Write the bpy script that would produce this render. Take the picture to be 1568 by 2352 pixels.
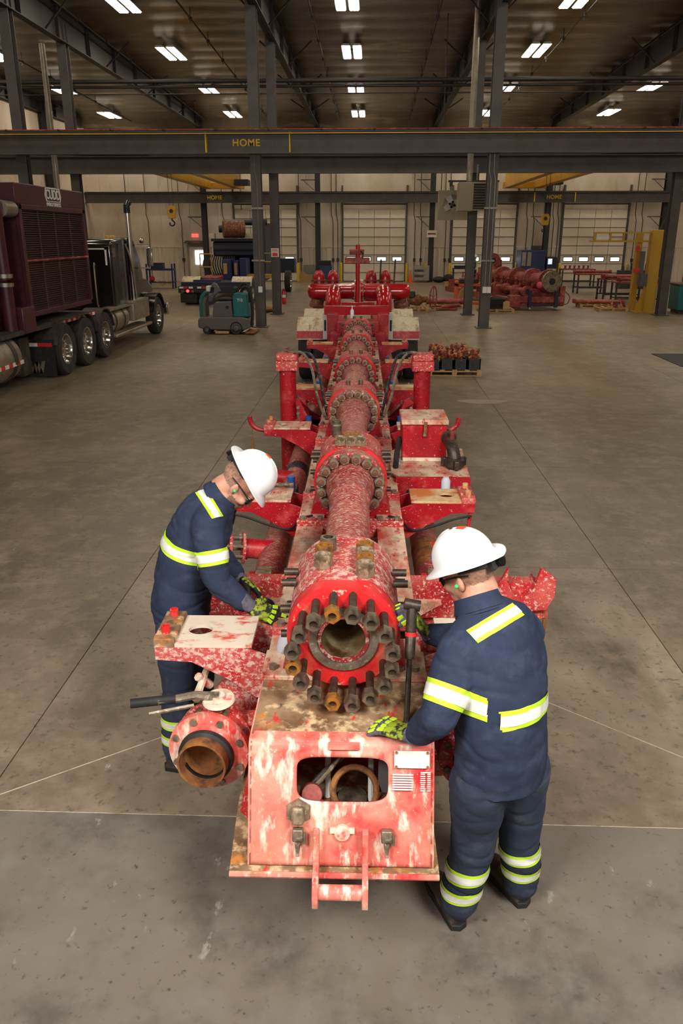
import bpy, bmesh, math, random
from mathutils import Vector, Matrix, Euler, noise as mnoise
from math import pi, sin, cos, atan2, hypot, radians as R
random.seed(7)
for o in list(bpy.data.objects): bpy.data.objects.remove(o)
S = bpy.context.scene
COL = S.collection
# ---------------------------------------------------------------- camera (28 mm lens, 2.75 m up, pitched down)
FPX = 1800.0
PITCH = math.atan(635 / 1800); YAW = math.atan(.038); CAMH = 2.75
cam = bpy.data.cameras.new('camera'); cam.sensor_fit = 'HORIZONTAL'; cam.sensor_width = 24
cam.lens = FPX / 1568 * 24; cam.clip_end = 200
camo = bpy.data.objects.new('camera', cam); COL.objects.link(camo)
camo.location = (0, 0, CAMH); camo.rotation_euler = (pi / 2 - PITCH, 0, YAW)
S.camera = camo
# ---------------------------------------------------------------- world: daylight from the open end of the hall behind the camera
W = bpy.data.worlds.new('world'); S.world = W; W.use_nodes = True
W.node_tree.nodes['Background'].inputs[0].default_value = (1, .90, .78, 1)
W.node_tree.nodes['Background'].inputs[1].default_value = .31
def area(name, loc, target, size, power, col=(1, .97, .94)):
    l = bpy.data.lights.new(name, 'AREA'); l.energy = power; l.shape = 'SQUARE'; l.size = size; l.color = col
    o = bpy.data.objects.new(name, l); COL.objects.link(o); o.location = loc
    o.rotation_euler = (Vector(target) - Vector(loc)).to_track_quat('-Z', 'Y').to_euler()
    return o
area('strobe_light', (-2.6, -1.6, 5.6), (.2, 4.0, .6), 1.6, 440)  # pair of large soft strobes assumed out of view, high behind the camera
area('strobe_light', (2.4, -1.0, 5.4), (.4, 4.2, .4), 1.6, 420)
vs = S.view_settings; vs.view_transform = 'Standard'; vs.look = 'None'; vs.gamma = 1; vs.exposure = 0; vs.use_curve_mapping = False

# ---------------------------------------------------------------- helpers
def srgb(r, g, b):
    f = lambda c: (c / 255 / 12.92) if c <= 10 else ((c / 255 + .055) / 1.055) ** 2.4
    return (f(r), f(g), f(b))
MATS = {}
def worn(name, base, layers=(), rough=.55, metal=0.0, bump=0.0, bscale=40, emit=None, coord='Object', spec=.5, trans=0, coat=0):
    """base colour, then layers (colour, scale, threshold, softness, stretch xyz[, up]) mixed over it by noise masks"""
    m = bpy.data.materials.new(name); m.use_nodes = True; MATS[name] = m
    nt = m.node_tree; n = nt.nodes; L = nt.links; b = n['Principled BSDF']
    b.inputs['Roughness'].default_value = rough; b.inputs['Metallic'].default_value = metal
    b.inputs['Specular IOR Level'].default_value = spec
    if trans: b.inputs['Transmission Weight'].default_value = trans
    if coat: b.inputs['Coat Weight'].default_value = coat
    b.inputs['Base Color'].default_value = (*base, 1)
    if emit:
        b.inputs['Emission Color'].default_value = (*emit[0], 1); b.inputs['Emission Strength'].default_value = emit[1]
    if layers or bump:
        if coord == 'World':
            tc = n.new('ShaderNodeNewGeometry'); src = tc.outputs['Position']
        else:
            tc = n.new('ShaderNodeTexCoord'); src = tc.outputs['Object']
    prev = None
    for i, ly in enumerate(layers):
        col, sc, th, so = ly[:4]; st = ly[4] if len(ly) > 4 and ly[4] else (1, 1, 1); up = ly[5] if len(ly) > 5 else 0
        mp = n.new('ShaderNodeMapping'); mp.inputs['Scale'].default_value = st; mp.inputs['Location'].default_value = (i * 3.7, i * 1.3, i * 2.1)
        L.new(src, mp.inputs['Vector'])
        tx = n.new('ShaderNodeTexNoise'); tx.inputs['Scale'].default_value = sc; tx.inputs['Detail'].default_value = 6; tx.inputs['Roughness'].default_value = .62
        L.new(mp.outputs[0], tx.inputs['Vector'])
        mr = n.new('ShaderNodeMapRange'); mr.inputs[1].default_value = th - so; mr.inputs[2].default_value = th + so
        L.new(tx.outputs[0], mr.inputs[0]); fac = mr.outputs[0]
        if up:
            ge = n.new('ShaderNodeNewGeometry'); sx = n.new('ShaderNodeSeparateXYZ'); L.new(ge.outputs['Normal'], sx.inputs[0])
            m2 = n.new('ShaderNodeMapRange'); m2.inputs[1].default_value = .1; m2.inputs[2].default_value = .9; m2.inputs[3].default_value = 1 - up
            L.new(sx.outputs[2], m2.inputs[0])
            mu = n.new('ShaderNodeMath'); mu.operation = 'MULTIPLY'; L.new(fac, mu.inputs[0]); L.new(m2.outputs[0], mu.inputs[1]); fac = mu.outputs[0]
        mx = n.new('ShaderNodeMix'); mx.data_type = 'RGBA'
        L.new(fac, mx.inputs[0])
        if prev is None: mx.inputs[6].default_value = (*base, 1)
        else: L.new(prev, mx.inputs[6])
        mx.inputs[7].default_value = (*col, 1); prev = mx.outputs[2]
    if prev is not None: L.new(prev, b.inputs['Base Color'])
    if bump:
        tx = n.new('ShaderNodeTexNoise'); tx.inputs['Scale'].default_value = bscale; tx.inputs['Detail'].default_value = 5
        L.new(src, tx.inputs['Vector'])
        bp = n.new('ShaderNodeBump'); bp.inputs['Strength'].default_value = bump; bp.inputs['Distance'].default_value = .01
        L.new(tx.outputs[0], bp.inputs['Height']); L.new(bp.outputs[0], b.inputs['Normal'])
    return m
red = srgb(184, 18, 32); dred = srgb(146, 10, 24); dust = srgb(214, 190, 168); mud = srgb(126, 96, 66); brt = srgb(212, 36, 38)  # red takes the paint's shaded tone, brt its lit tone
worn('red', red, [(dred, 3, .5, .2), (srgb(206, 84, 78), 5, .64, .1), (dust, 46, .67, .03, (1, .6, 1.4)), (dust, 130, .68, .03)], .42, bump=.12, spec=.4)
worn('red_dusty', srgb(194, 34, 38), [(dred, 4, .54, .14), (srgb(206, 96, 84), 5, .56, .12), (srgb(222, 190, 172), 34, .60, .045, (1.5, .45, 1.8)), (dust, 110, .625, .04), (srgb(160, 112, 80), 4, .66, .08)], .55, bump=.15, bscale=60)
worn('red_top', srgb(205, 70, 54), [(srgb(222, 196, 166), 5, .46, .12, (1.5, .7, 1)), (red, 14, .61, .06, (2, .8, 1)), (srgb(150, 112, 80), 7, .60, .10)], .6, bump=.15)
worn('red_pipe', dred, [(srgb(168, 70, 62), 4, .52, .14), (dust, 34, .585, .05, (1, 3.2, 1)), (dust, 110, .61, .045, (1, 3.4, 1)), (srgb(168, 120, 90), 3, .66, .1)], .5, bump=.15, bscale=50)
worn('red_fresh_lit', brt, [(srgb(206, 100, 76), 5, .60, .07), (dust, 30, .66, .04), (srgb(150, 108, 80), 4, .68, .06)], .42, bump=.05)  # fresh paint, with its lit tone put into the colour
worn('red_clean', srgb(188, 12, 24), [(srgb(150, 8, 18), 4, .55, .15)], .22, coat=.4)
worn('red_box', srgb(206, 44, 44), [(srgb(222, 160, 138), 2.2, .50, .12), (srgb(206, 44, 44), 6, .60, .07), (srgb(222, 140, 118), 4, .54, .10, (1, 1, .7)), (srgb(234, 212, 190), 11, .585, .05, (1.6, 1, .5)), (srgb(158, 112, 78), 3.2, .62, .08), (srgb(236, 220, 200), 55, .68, .04)], .5, bump=.12)
worn('deck_mud', srgb(152, 122, 90), [(srgb(112, 80, 50), 5, .52, .1), (srgb(206, 176, 134), 16, .56, .06), (srgb(190, 120, 48), 7, .62, .05), (srgb(200, 52, 42), 8, .635, .03, (2.4, 1, 1)), (srgb(60, 44, 34), 14, .67, .05)], .75, bump=.3)
worn('deck_orange', srgb(196, 110, 44), [(srgb(214, 186, 140), 6, .52, .1), (red, 5, .6, .05)], .6, bump=.2)
worn('plate_white', srgb(216, 200, 178), [(srgb(206, 66, 52), 7, .60, .05, (1, 2.2, 1)), (srgb(150, 122, 92), 4, .62, .08)], .6, bump=.1)
worn('red_chalk', srgb(190, 82, 76), [(srgb(182, 30, 38), 6, .53, .1), (srgb(214, 176, 160), 26, .555, .06, (1.2, 1.0, 1.6)), (srgb(224, 202, 186), 90, .60, .05)], .6, bump=.15, bscale=60)
worn('steel_black', srgb(62, 52, 44), [(srgb(94, 80, 64), 20, .56, .1)], .45, .5, bump=.1)
worn('floor_stain', srgb(152, 136, 112), rough=.7)
worn('rust', srgb(120, 72, 34), [(srgb(160, 104, 46), 9, .55, .12), (srgb(58, 38, 26), 14, .6, .1)], .8, bump=.4)
worn('steel_dark', srgb(112, 97, 80), [(srgb(146, 128, 106), 14, .55, .1), (srgb(66, 55, 46), 30, .6, .1)], .4, .6, bump=.1)
worn('steel_worn', srgb(150, 136, 116), [(srgb(104, 88, 68), 12, .52, .12), (srgb(190, 178, 160), 40, .62, .08)], .5, .55, bump=.12)
worn('nut_dusty', srgb(142, 120, 94), [(srgb(92, 78, 56), 20, .55, .1), (srgb(190, 168, 138), 30, .6, .08)], .6, .2, bump=.15)
worn('nut_orange', srgb(178, 116, 40), [(srgb(104, 80, 58), 24, .55, .1)], .5, .4, bump=.1)
worn('bore', srgb(168, 138, 94), [(srgb(206, 190, 150), 9, .55, .1), (srgb(104, 72, 42), 7, .6, .08)], .45, .3, bump=.2)
worn('black_rubber', srgb(26, 25, 24), [(srgb(48, 45, 42), 12, .6, .1)], .7)
worn('black_gloss', srgb(18, 17, 17), rough=.25)
worn('hose', srgb(40, 38, 40), [(srgb(96, 92, 92), 30, .58, .1)], .55)
CONC = [(srgb(112, 96, 78), .35, .5, .16), (srgb(158, 138, 112), .55, .62, .10), (srgb(98, 84, 68), 1.7, .60, .12, (1, .35, 1)), (srgb(150, 132, 110), 5, .60, .14), (srgb(86, 78, 70), 24, .64, .08), (srgb(176, 164, 148), 9, .74, .03, (1, .35, 1))]
worn('concrete', srgb(127, 112, 93), CONC, .40, bump=.08, bscale=30, coord='World', spec=.35)
worn('concrete_grey', srgb(124, 113, 100), [(srgb(108, 98, 87), .45, .5, .16), (srgb(126, 116, 106), .7, .6, .12), (srgb(80, 74, 69), 2.2, .60, .12), (srgb(124, 116, 106), 6, .60, .14), (srgb(150, 142, 132), 11, .71, .03, (1, .5, 1)), (srgb(70, 65, 60), 26, .66, .06)], .42, bump=.08, bscale=30, coord='World', spec=.35)
worn('concrete_pale', srgb(127, 113, 95), CONC[:1] + [(srgb(172, 155, 131), .6, .56, .14)] + CONC[2:], .45, bump=.08, bscale=30, coord='World', spec=.35)
worn('concrete_edge', srgb(80, 72, 64), rough=.9)
worn('steel_grey', srgb(80, 74, 69), [(srgb(66, 61, 57), 2, .55, .15)], .5)
worn('steel_charcoal', srgb(38, 34, 31), rough=.6)  # one even near-black brown for rafters, pipes and dark fittings
worn('wall_liner', srgb(212, 198, 178), [(srgb(188, 170, 146), .6, .55, .15, (1, 1, .5)), (srgb(150, 130, 106), .9, .66, .08, (1, 1, .4))], .55, bump=.25, bscale=2.2)
worn('wall_rib', srgb(214, 203, 184), [(srgb(194, 180, 160), 1, .6, .2)], .6)
worn('door_panel', srgb(222, 209, 188), [(srgb(200, 184, 162), .8, .58, .15)], .5)
worn('roof_liner', srgb(100, 88, 75), [(srgb(80, 69, 58), .8, .55, .15, (1, .3, 1)), (srgb(150, 134, 112), 1.3, .62, .1, (.4, 1.5, 1))], .38, metal=.25, bump=.6, bscale=1.6, coord='World')
worn('yellow', srgb(190, 144, 22), [(srgb(170, 124, 20), 2, .6, .15)], .45)
worn('yellow_rail', srgb(180, 140, 40), rough=.5)
worn('white_plastic', srgb(238, 238, 236), rough=.32, spec=.5)
worn('white_paint', srgb(225, 222, 214), rough=.5)
worn('navy', srgb(49, 58, 79), [(srgb(39, 47, 66), 6, .5, .2), (srgb(60, 68, 88), 14, .62, .12)], .85, bump=.35, bscale=9, spec=.2)
worn('navy_trouser', srgb(56, 64, 82), [(srgb(46, 52, 68), 5, .5, .2), (srgb(78, 82, 92), 7, .64, .1)], .88, bump=.35, bscale=8, spec=.2)
worn('lime', srgb(198, 236, 50), rough=.6)
worn('silver_tape', srgb(236, 236, 226), [(srgb(216, 214, 200), 12, .6, .12)], .35)
worn('skin', srgb(206, 156, 128), [(srgb(186, 128, 104), 10, .55, .15)], .5, bump=.08, bscale=150)
worn('stubble', srgb(128, 96, 78), [(srgb(166, 124, 100), 40, .55, .15)], .7)
worn('hair', srgb(150, 112, 92), [(srgb(178, 134, 110), 120, .52, .1), (srgb(116, 84, 68), 60, .6, .1)], .8)
worn('glove_lime', srgb(158, 172, 38), [(srgb(40, 40, 36), 42, .51, .05)], .7, bump=.2)
worn('glove_grey', srgb(96, 92, 104), [(srgb(70, 66, 78), 60, .55, .1)], .85)
worn('glove_violet', srgb(124, 116, 158), [(srgb(90, 84, 120), 60, .55, .1)], .85)
worn('ear_green', srgb(60, 200, 110), rough=.6)
worn('lens', srgb(40, 42, 50), rough=.15)
worn('boot', srgb(60, 48, 40), [(srgb(120, 104, 86), 12, .6, .1)], .7, bump=.2)
worn('maroon', srgb(78, 30, 38), [(srgb(60, 22, 30), 3, .55, .15)], .4)
worn('grille', srgb(86, 66, 62), [(srgb(66, 50, 48), 9, .55, .15)], .6)
worn('truck_black', srgb(24, 22, 22), rough=.18, coat=.5)
worn('chassis', srgb(52, 46, 42), [(srgb(84, 74, 64), 5, .58, .12)], .65)
worn('chrome', srgb(200, 196, 190), rough=.18, metal=1)
worn('aluminium', srgb(176, 164, 146), [(srgb(140, 124, 104), 5, .55, .15)], .38, .7)
worn('tyre', srgb(40, 37, 35), [(srgb(64, 58, 52), 6, .58, .12)], .85, bump=.2)
worn('fender', srgb(206, 190, 160), [(srgb(150, 120, 86), 5, .58, .08, (2, 1, .6)), (srgb(232, 222, 200), 20, .62, .08)], .6)
worn('refl_red', srgb(210, 40, 40), rough=.4)
worn('refl_white', srgb(232, 228, 220), rough=.4)
worn('tail_red', srgb(220, 50, 40), rough=.3, emit=((1, .12, .08), 1.2))
worn('exit_sign', srgb(230, 60, 50), rough=.4, emit=((1, .12, .08), 1.4))
worn('daylight', (1, 1, 1), rough=.3, emit=((.93, .98, 1), 2.6))
worn('tube_light', (1, 1, 1), rough=.3, emit=((1, .89, .72), 27.0))
worn('teal', srgb(20, 104, 106), [(srgb(14, 84, 88), 3, .55, .15)], .4)
worn('machine_grey', srgb(92, 86, 84), rough=.55)
worn('blue', srgb(28, 44, 92), [(srgb(20, 32, 70), 3, .55, .15)], .45)
worn('blue_dark', srgb(24, 28, 46), rough=.5)
worn('orange', srgb(206, 86, 34), rough=.5)
worn('wood', srgb(196, 158, 104), [(srgb(164, 124, 76), 6, .55, .12, (8, 1, 1))], .75)
worn('cardboard', srgb(156, 118, 78), rough=.8)
worn('rusty_red', srgb(140, 46, 38), [(srgb(170, 96, 76), 6, .56, .1), (srgb(84, 34, 28), 9, .58, .1)], .6, bump=.2)
worn('rusty_brown', srgb(132, 82, 46), [(srgb(86, 44, 30), 9, .52, .12), (srgb(190, 150, 104), 14, .62, .08)], .7, bump=.3)
worn('crate_green', srgb(44, 54, 50), rough=.6)
worn('galv', srgb(146, 136, 120), [(srgb(126, 114, 98), 5, .55, .15)], .4, .5)
worn('heater', srgb(142, 128, 104), rough=.5)
worn('pale_screen', (1, 1, 1), rough=.3, emit=((.55, .75, .9), .9))
worn('cone_orange', srgb(226, 74, 34), rough=.5)
worn('paint_yellow', srgb(214, 176, 30), rough=.6)
worn('pink', srgb(226, 84, 120), rough=.6)
worn('blue_cap', srgb(36, 90, 160), rough=.5)
worn('grey_rag', srgb(196, 200, 206), rough=.9)

class MB:
    def __init__(s): s.v = []; s.f = []; s.m = []; s.cur = 0
    def add(s, vs, fs):
        k = len(s.v); s.v += [tuple(v) for v in vs]; s.f += [tuple(i + k for i in f) for f in fs]; s.m += [s.cur] * len(fs); return s
    def boxb(s, x0, x1, y0, y1, z0, z1):
        return s.add([(x, y, z) for z in (z0, z1) for y in (y0, y1) for x in (x0, x1)], [(0, 2, 3, 1), (4, 5, 7, 6), (0, 1, 5, 4), (2, 6, 7, 3), (0, 4, 6, 2), (1, 3, 7, 5)])
    def box(s, c, d, rot=None):
        c = Vector(c); d = Vector(d) / 2; E = rot.to_matrix() if rot else Matrix.Identity(3)
        return s.add([c + E @ Vector((x * d.x, y * d.y, z * d.z)) for z in (-1, 1) for y in (-1, 1) for x in (-1, 1)], [(0, 2, 3, 1), (4, 5, 7, 6), (0, 1, 5, 4), (2, 6, 7, 3), (0, 4, 6, 2), (1, 3, 7, 5)])
    def lathe(s, p, ax, prof, n=24, close=False, a0=0, a1=2 * pi, ph=0):
        """prof: (radius, distance along ax) pairs; close joins the last to the first"""
        p = Vector(p); ax = Vector(ax).normalized(); u = ax.orthogonal().normalized()
        if abs(ax.z) < .9: u = (Vector((0, 0, 1)) - ax * ax.z).normalized()
        w = ax.cross(u); full = abs(a1 - a0 - 2 * pi) < 1e-6; k = n if full else n + 1
        vs = []
        for r, t in prof:
            for i in range(k):
                a = ph + a0 + (a1 - a0) * i / n
                vs.append(p + ax * t + (u * cos(a) + w * sin(a)) * r)
        fs = []; m = len(prof)
        for j in range(m if close else m - 1):
            j2 = (j + 1) % m
            for i in range(n):
                i2 = (i + 1) % k if full else i + 1
                fs.append((j * k + i, j * k + i2, j2 * k + i2, j2 * k + i))
        if not close and full:
            if prof[0][0] > 1e-5: fs.append(tuple(range(k - 1, -1, -1)))
            if prof[-1][0] > 1e-5: fs.append(tuple((m - 1) * k + i for i in range(k)))
        return s.add(vs, fs)
    def cyl(s, p0, p1, r0, r1=None, n=20, ph=0):
        d = Vector(p1) - Vector(p0); return s.lathe(p0, d, [(r0, 0), (r0 if r1 is None else r1, d.length)], n, ph=ph)
    def tube(s, pts, r, n=10, smooth=0, sx=1.0):
        pts = [Vector(p) for p in pts]; rr = list(r) if isinstance(r, (list, tuple)) else [r] * len(pts)
        if smooth: pts, rr = catmull(pts, rr, smooth)
        T = [(pts[min(i + 1, len(pts) - 1)] - pts[max(i - 1, 0)]).normalized() for i in range(len(pts))]
        u = T[0].orthogonal().normalized(); vs = []
        for i, p in enumerate(pts):
            u = (u - T[i] * u.dot(T[i])).normalized(); w = T[i].cross(u)
            for j in range(n): a = 2 * pi * j / n; vs.append(p + (u * cos(a) + w * sin(a)) * rr[i])
        fs = [(i * n + j, i * n + (j + 1) % n, (i + 1) * n + (j + 1) % n, (i + 1) * n + j) for i in range(len(pts) - 1) for j in range(n)]
        fs += [tuple(range(n - 1, -1, -1)), tuple((len(pts) - 1) * n + j for j in range(n))]
        return s.add(vs, fs)
    def prism(s, poly, plane, a0, a1):
        """poly in plane 'xz' (thick along y), 'yz' (along x) or 'xy' (along z)"""
        g = {'xz': lambda a, b, t: (a, t, b), 'yz': lambda a, b, t: (t, a, b), 'xy': lambda a, b, t: (a, b, t)}[plane]; n = len(poly)
        return s.add([g(a, b, a0) for a, b in poly] + [g(a, b, a1) for a, b in poly], [tuple(range(n)), tuple(range(2 * n - 1, n - 1, -1))] + [(i, (i + 1) % n, (i + 1) % n + n, i + n) for i in range(n)])
    def holed(s, outer, hole, plane, a0, a1):
        """plate between two outlines of equal point count"""
        g = {'xz': lambda a, b, t: (a, t, b), 'yz': lambda a, b, t: (t, a, b), 'xy': lambda a, b, t: (a, b, t)}[plane]; n = len(outer)
        vs = [g(a, b, t) for t in (a0, a1) for pl in (outer, hole) for a, b in pl]; fs = []
        for i in range(n):
            j = (i + 1) % n
            fs += [(i, j, n + j, n + i), (2 * n + i, 3 * n + i, 3 * n + j, 2 * n + j), (i, 2 * n + i, 2 * n + j, j), (n + i, n + j, 3 * n + j, 3 * n + i)]
        return s.add(vs, fs)
    def ball(s, c, r, n=14, m=9, zcut=None):
        r = r if isinstance(r, (tuple, list)) else (r, r, r); c = Vector(c); vs = []; fs = []
        for j in range(m + 1):
            t = pi * j / m
            for i in range(n): a = 2 * pi * i / n; vs.append(c + Vector((r[0] * sin(t) * cos(a), r[1] * sin(t) * sin(a), r[2] * cos(t))))
        for j in range(m):
            for i in range(n): fs.append((j * n + i, j * n + (i + 1) % n, (j + 1) * n + (i + 1) % n, (j + 1) * n + i))
        return s.add(vs, fs)
    def ibeam(s, p0, p1, w, d, t=.02, up=(0, 0, 1)):
        """I section from p0 to p1 (centre line), flanges w wide, d deep along up"""
        p0 = Vector(p0); p1 = Vector(p1); ax = (p1 - p0).normalized(); up = Vector(up); up = (up - ax * up.dot(ax)).normalized(); sd = ax.cross(up)
        for a0, a1, b0, b1 in ((-w / 2, w / 2, d / 2 - t, d / 2), (-w / 2, w / 2, -d / 2, -d / 2 + t), (-t / 2, t / 2, -d / 2 + t, d / 2 - t)):
            vs = [p + sd * a + up * b for p in (p0, p1) for a, b in ((a0, b0), (a1, b0), (a1, b1), (a0, b1))]
            s.add(vs, [(0, 1, 2, 3), (7, 6, 5, 4), (0, 4, 5, 1), (1, 5, 6, 2), (2, 6, 7, 3), (3, 7, 4, 0)])
        return s
    def shift(s, dx): s.v = [(a + dx, b, c) for a, b, c in s.v]; return s
    def mesh(s, name, mats, smooth=35):
        me = bpy.data.meshes.new(name); me.from_pydata(s.v, [], s.f)
        for m in (mats if isinstance(mats, (list, tuple)) else [mats]): me.materials.append(MATS[m])
        bm = bmesh.new(); bm.from_mesh(me)
        bm.faces.ensure_lookup_table()
        for f, k in zip(bm.faces, s.m): f.material_index = k; f.smooth = True
        bmesh.ops.remove_doubles(bm, verts=bm.verts, dist=1e-5)
        bmesh.ops.recalc_face_normals(bm, faces=bm.faces); bm.to_mesh(me); bm.free()
        me.set_sharp_from_angle(angle=R(smooth)); return me
    def build(s, name, mats, parent=None, smooth=35, bevel=0, loc=None, rot=None):
        return put(name, s.mesh(name, mats, smooth), parent, loc, rot, bevel)
OFF = {}
def put(name, me, parent=None, loc=None, rot=None, bevel=0):
    o = bpy.data.objects.new(name, me); COL.objects.link(o)
    l = Vector(loc) if loc is not None else Vector((0, 0, 0))
    if parent is not None: o.parent = parent; l = l + Vector(OFF.get(parent.name, (0, 0, 0)))
    o.location = l
    if rot is not None: o.rotation_euler = rot
    if bevel:
        b = o.modifiers.new('bevel', 'BEVEL'); b.width = bevel; b.segments = 2; b.limit_method = 'ANGLE'; b.angle_limit = R(40)
    return o
def catmull(pts, rr, k):
    out = []; ro = []; n = len(pts)
    for i in range(n - 1):
        a = pts[max(i - 1, 0)]; b = pts[i]; c = pts[i + 1]; d = pts[min(i + 2, n - 1)]
        for j in range(k):
            t = j / k
            out.append(.5 * ((2 * b) + (c - a) * t + (2 * a - 5 * b + 4 * c - d) * t * t + (3 * b - a - 3 * c + d) * t ** 3)); ro.append(rr[i] + (rr[i + 1] - rr[i]) * t)
    out.append(pts[-1]); ro.append(rr[-1]); return out, ro
def tag(o, label, cat, group=None):
    o['label'] = label; o['category'] = cat
    if group: o['group'] = group
    return o
def thing(name, label, cat, loc=(0, 0, 0), rz=0, group=None, off=False):
    o = bpy.data.objects.new(name, None); COL.objects.link(o); o.location = loc; o.rotation_euler = (0, 0, rz); o.empty_display_size = .1
    if off: OFF[o.name] = (-loc[0], -loc[1], -loc[2])       # parts given in world coordinates
    return tag(o, label, cat, group)
def struct(o): o['kind'] = 'structure'; return o
def stuff(o): o['kind'] = 'stuff'; return o
def lab(o, l): o['label'] = l; return o
def copy_tree(o, parent=None):
    c = o.copy(); COL.objects.link(c)
    if parent is not None: c.parent = parent
    for ch in [x for x in bpy.data.objects if x.parent == o]: copy_tree(ch, c)
    return c
def text_mesh(txt, size, ext=.004, spacing=1.0, bold=0.0):
    cu = bpy.data.curves.new('text', 'FONT'); cu.body = txt; cu.size = size; cu.extrude = ext; cu.align_x = 'CENTER'; cu.align_y = 'CENTER'; cu.space_character = spacing; cu.offset = bold
    ob = bpy.data.objects.new('text', cu); COL.objects.link(ob)
    bpy.context.view_layer.update()
    me = bpy.data.meshes.new_from_object(ob.evaluated_get(bpy.context.evaluated_depsgraph_get()))
    bpy.data.objects.remove(ob); bpy.data.curves.remove(cu); return me
def text(name, txt, size, mat, parent, loc, rot, **k):
    me = text_mesh(txt, size, **k); me.materials.clear(); me.materials.append(MATS[mat]); return put(name, me, parent, loc, rot)
def circ(r, n=24, cx=0, cy=0, ph=0): return [(cx + r * cos(2 * pi * i / n + ph), cy + r * sin(2 * pi * i / n + ph)) for i in range(n)]
# ================================================================ the hall
SLX, SLY = 4.07, 3.2
fl_floor = fl = struct(MB().boxb(-24, 24, -7, 52.4, -.4, -.03).build('floor', 'concrete_edge'))
sm_ = MB().boxb(-SLX / 2 + .0035, SLX / 2 - .0035, -SLY / 2 + .0035, SLY / 2 - .0035, -.06, 0).mesh('slab', 'concrete')
sp_m = MB().boxb(-SLX / 2 + .0035, SLX / 2 - .0035, -SLY / 2 + .0035, SLY / 2 - .0035, -.06, 0).mesh('slab', 'concrete_pale')
sg_m = MB().boxb(-SLX / 2 + .0035, SLX / 2 - .0035, -SLY / 2 + .0035, SLY / 2 - .0035, -.06, 0).mesh('slab', 'concrete_grey')
for i in range(-5, 6):
    for j in range(-3, 16):
        put('slab', sp_m if (i, j) == (0, 0) else sg_m if j < 0 else sm_, fl, (-1.97 + SLX * (i + .5), 3.18 + SLY * (j + .5), 0))
def roofz(y): return 10.55 - .02 * y
# roof liner sags between purlins (real relief)
m = MB(); ny = 260; nx = 12
vs = []
for j in range(ny + 1):
    y = -1 + 53.2 * j / ny
    for i in range(nx + 1):
        x = -24 + 48 * i / nx
        vs.append((x, y, roofz(y) - .045 * abs(sin(y * pi / 1.5)) + .02 * sin(x * 1.3 + y) - max(0, y - 50.6) * .5))
m.add(vs, [(j * (nx + 1) + i, j * (nx + 1) + i + 1, (j + 1) * (nx + 1) + i + 1, (j + 1) * (nx + 1) + i) for j in range(ny) for i in range(nx)])
ceil_ = struct(m.build('ceiling', 'roof_liner', smooth=60))
WY = 52.0; CX = (-17.5, -10.45, -3.42, 3.6, 10.6, 17.6)
# ---------------- back wall with ribbed wainscot
wb = struct(MB().boxb(-24, 24, WY, WY + .3, 0, 10.2).build('wall_back', 'wall_liner'))
DOORS = (-6.7, .07, 6.84, 13.6); DW = 3.86; DHT = 4.25
m = MB()
x = -17.2
while x < 20:
    if not any(abs(x - d) < DW / 2 + .18 for d in DOORS): m.prism([(x - .06, 0), (x - .03, -.045), (x + .03, -.045), (x + .06, 0)], 'xy', 0, 2.05); m.v[-8:] = [(a, b + WY, c) for a, b, c in m.v[-8:]]
    x += .305
stuff(m.build('wainscot_rib', 'wall_rib', wb))
m = MB()
for a, b in ((-17.2, -8.7), (-4.75, -1.95), (2.1, 4.85), (8.85, 11.6), (15.6, 20)): m.boxb(a, b, WY - .06, WY, 2.05, 2.13)
m.build('wainscot_cap', 'wall_rib', wb)
m = MB()
x = -17.0
while x < 20:
    if not any(abs(x - d) < DW / 2 + .1 for d in DOORS): m.boxb(x - .012, x + .012, WY - .03, WY, 2.13, 9.5)
    x += 1.83
stuff(m.build('panel_seam', 'wall_rib', wb))
# wall columns
for k, cx in enumerate(CX[1:]):
    c = tag(MB().ibeam((cx, WY - .5, 0), (cx, WY - .5, 9.4), .3, .42, .025, (0, 1, 0)).build('wall_column', 'steel_charcoal'), 'dark steel I-section column standing against the pale back wall', 'column', 'steel columns along the back wall')
    m = MB()
    for z in (3.8, 5.9):
        m.boxb(cx - 1.0, cx - .15, WY - .62, WY - .54, z, z + .06)
        m.tube([(cx - .85, WY - .58, z), (cx - .2, WY - .58, z - .55)], .018, 6)
    m.build('bracket', 'steel_grey', c)
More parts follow.
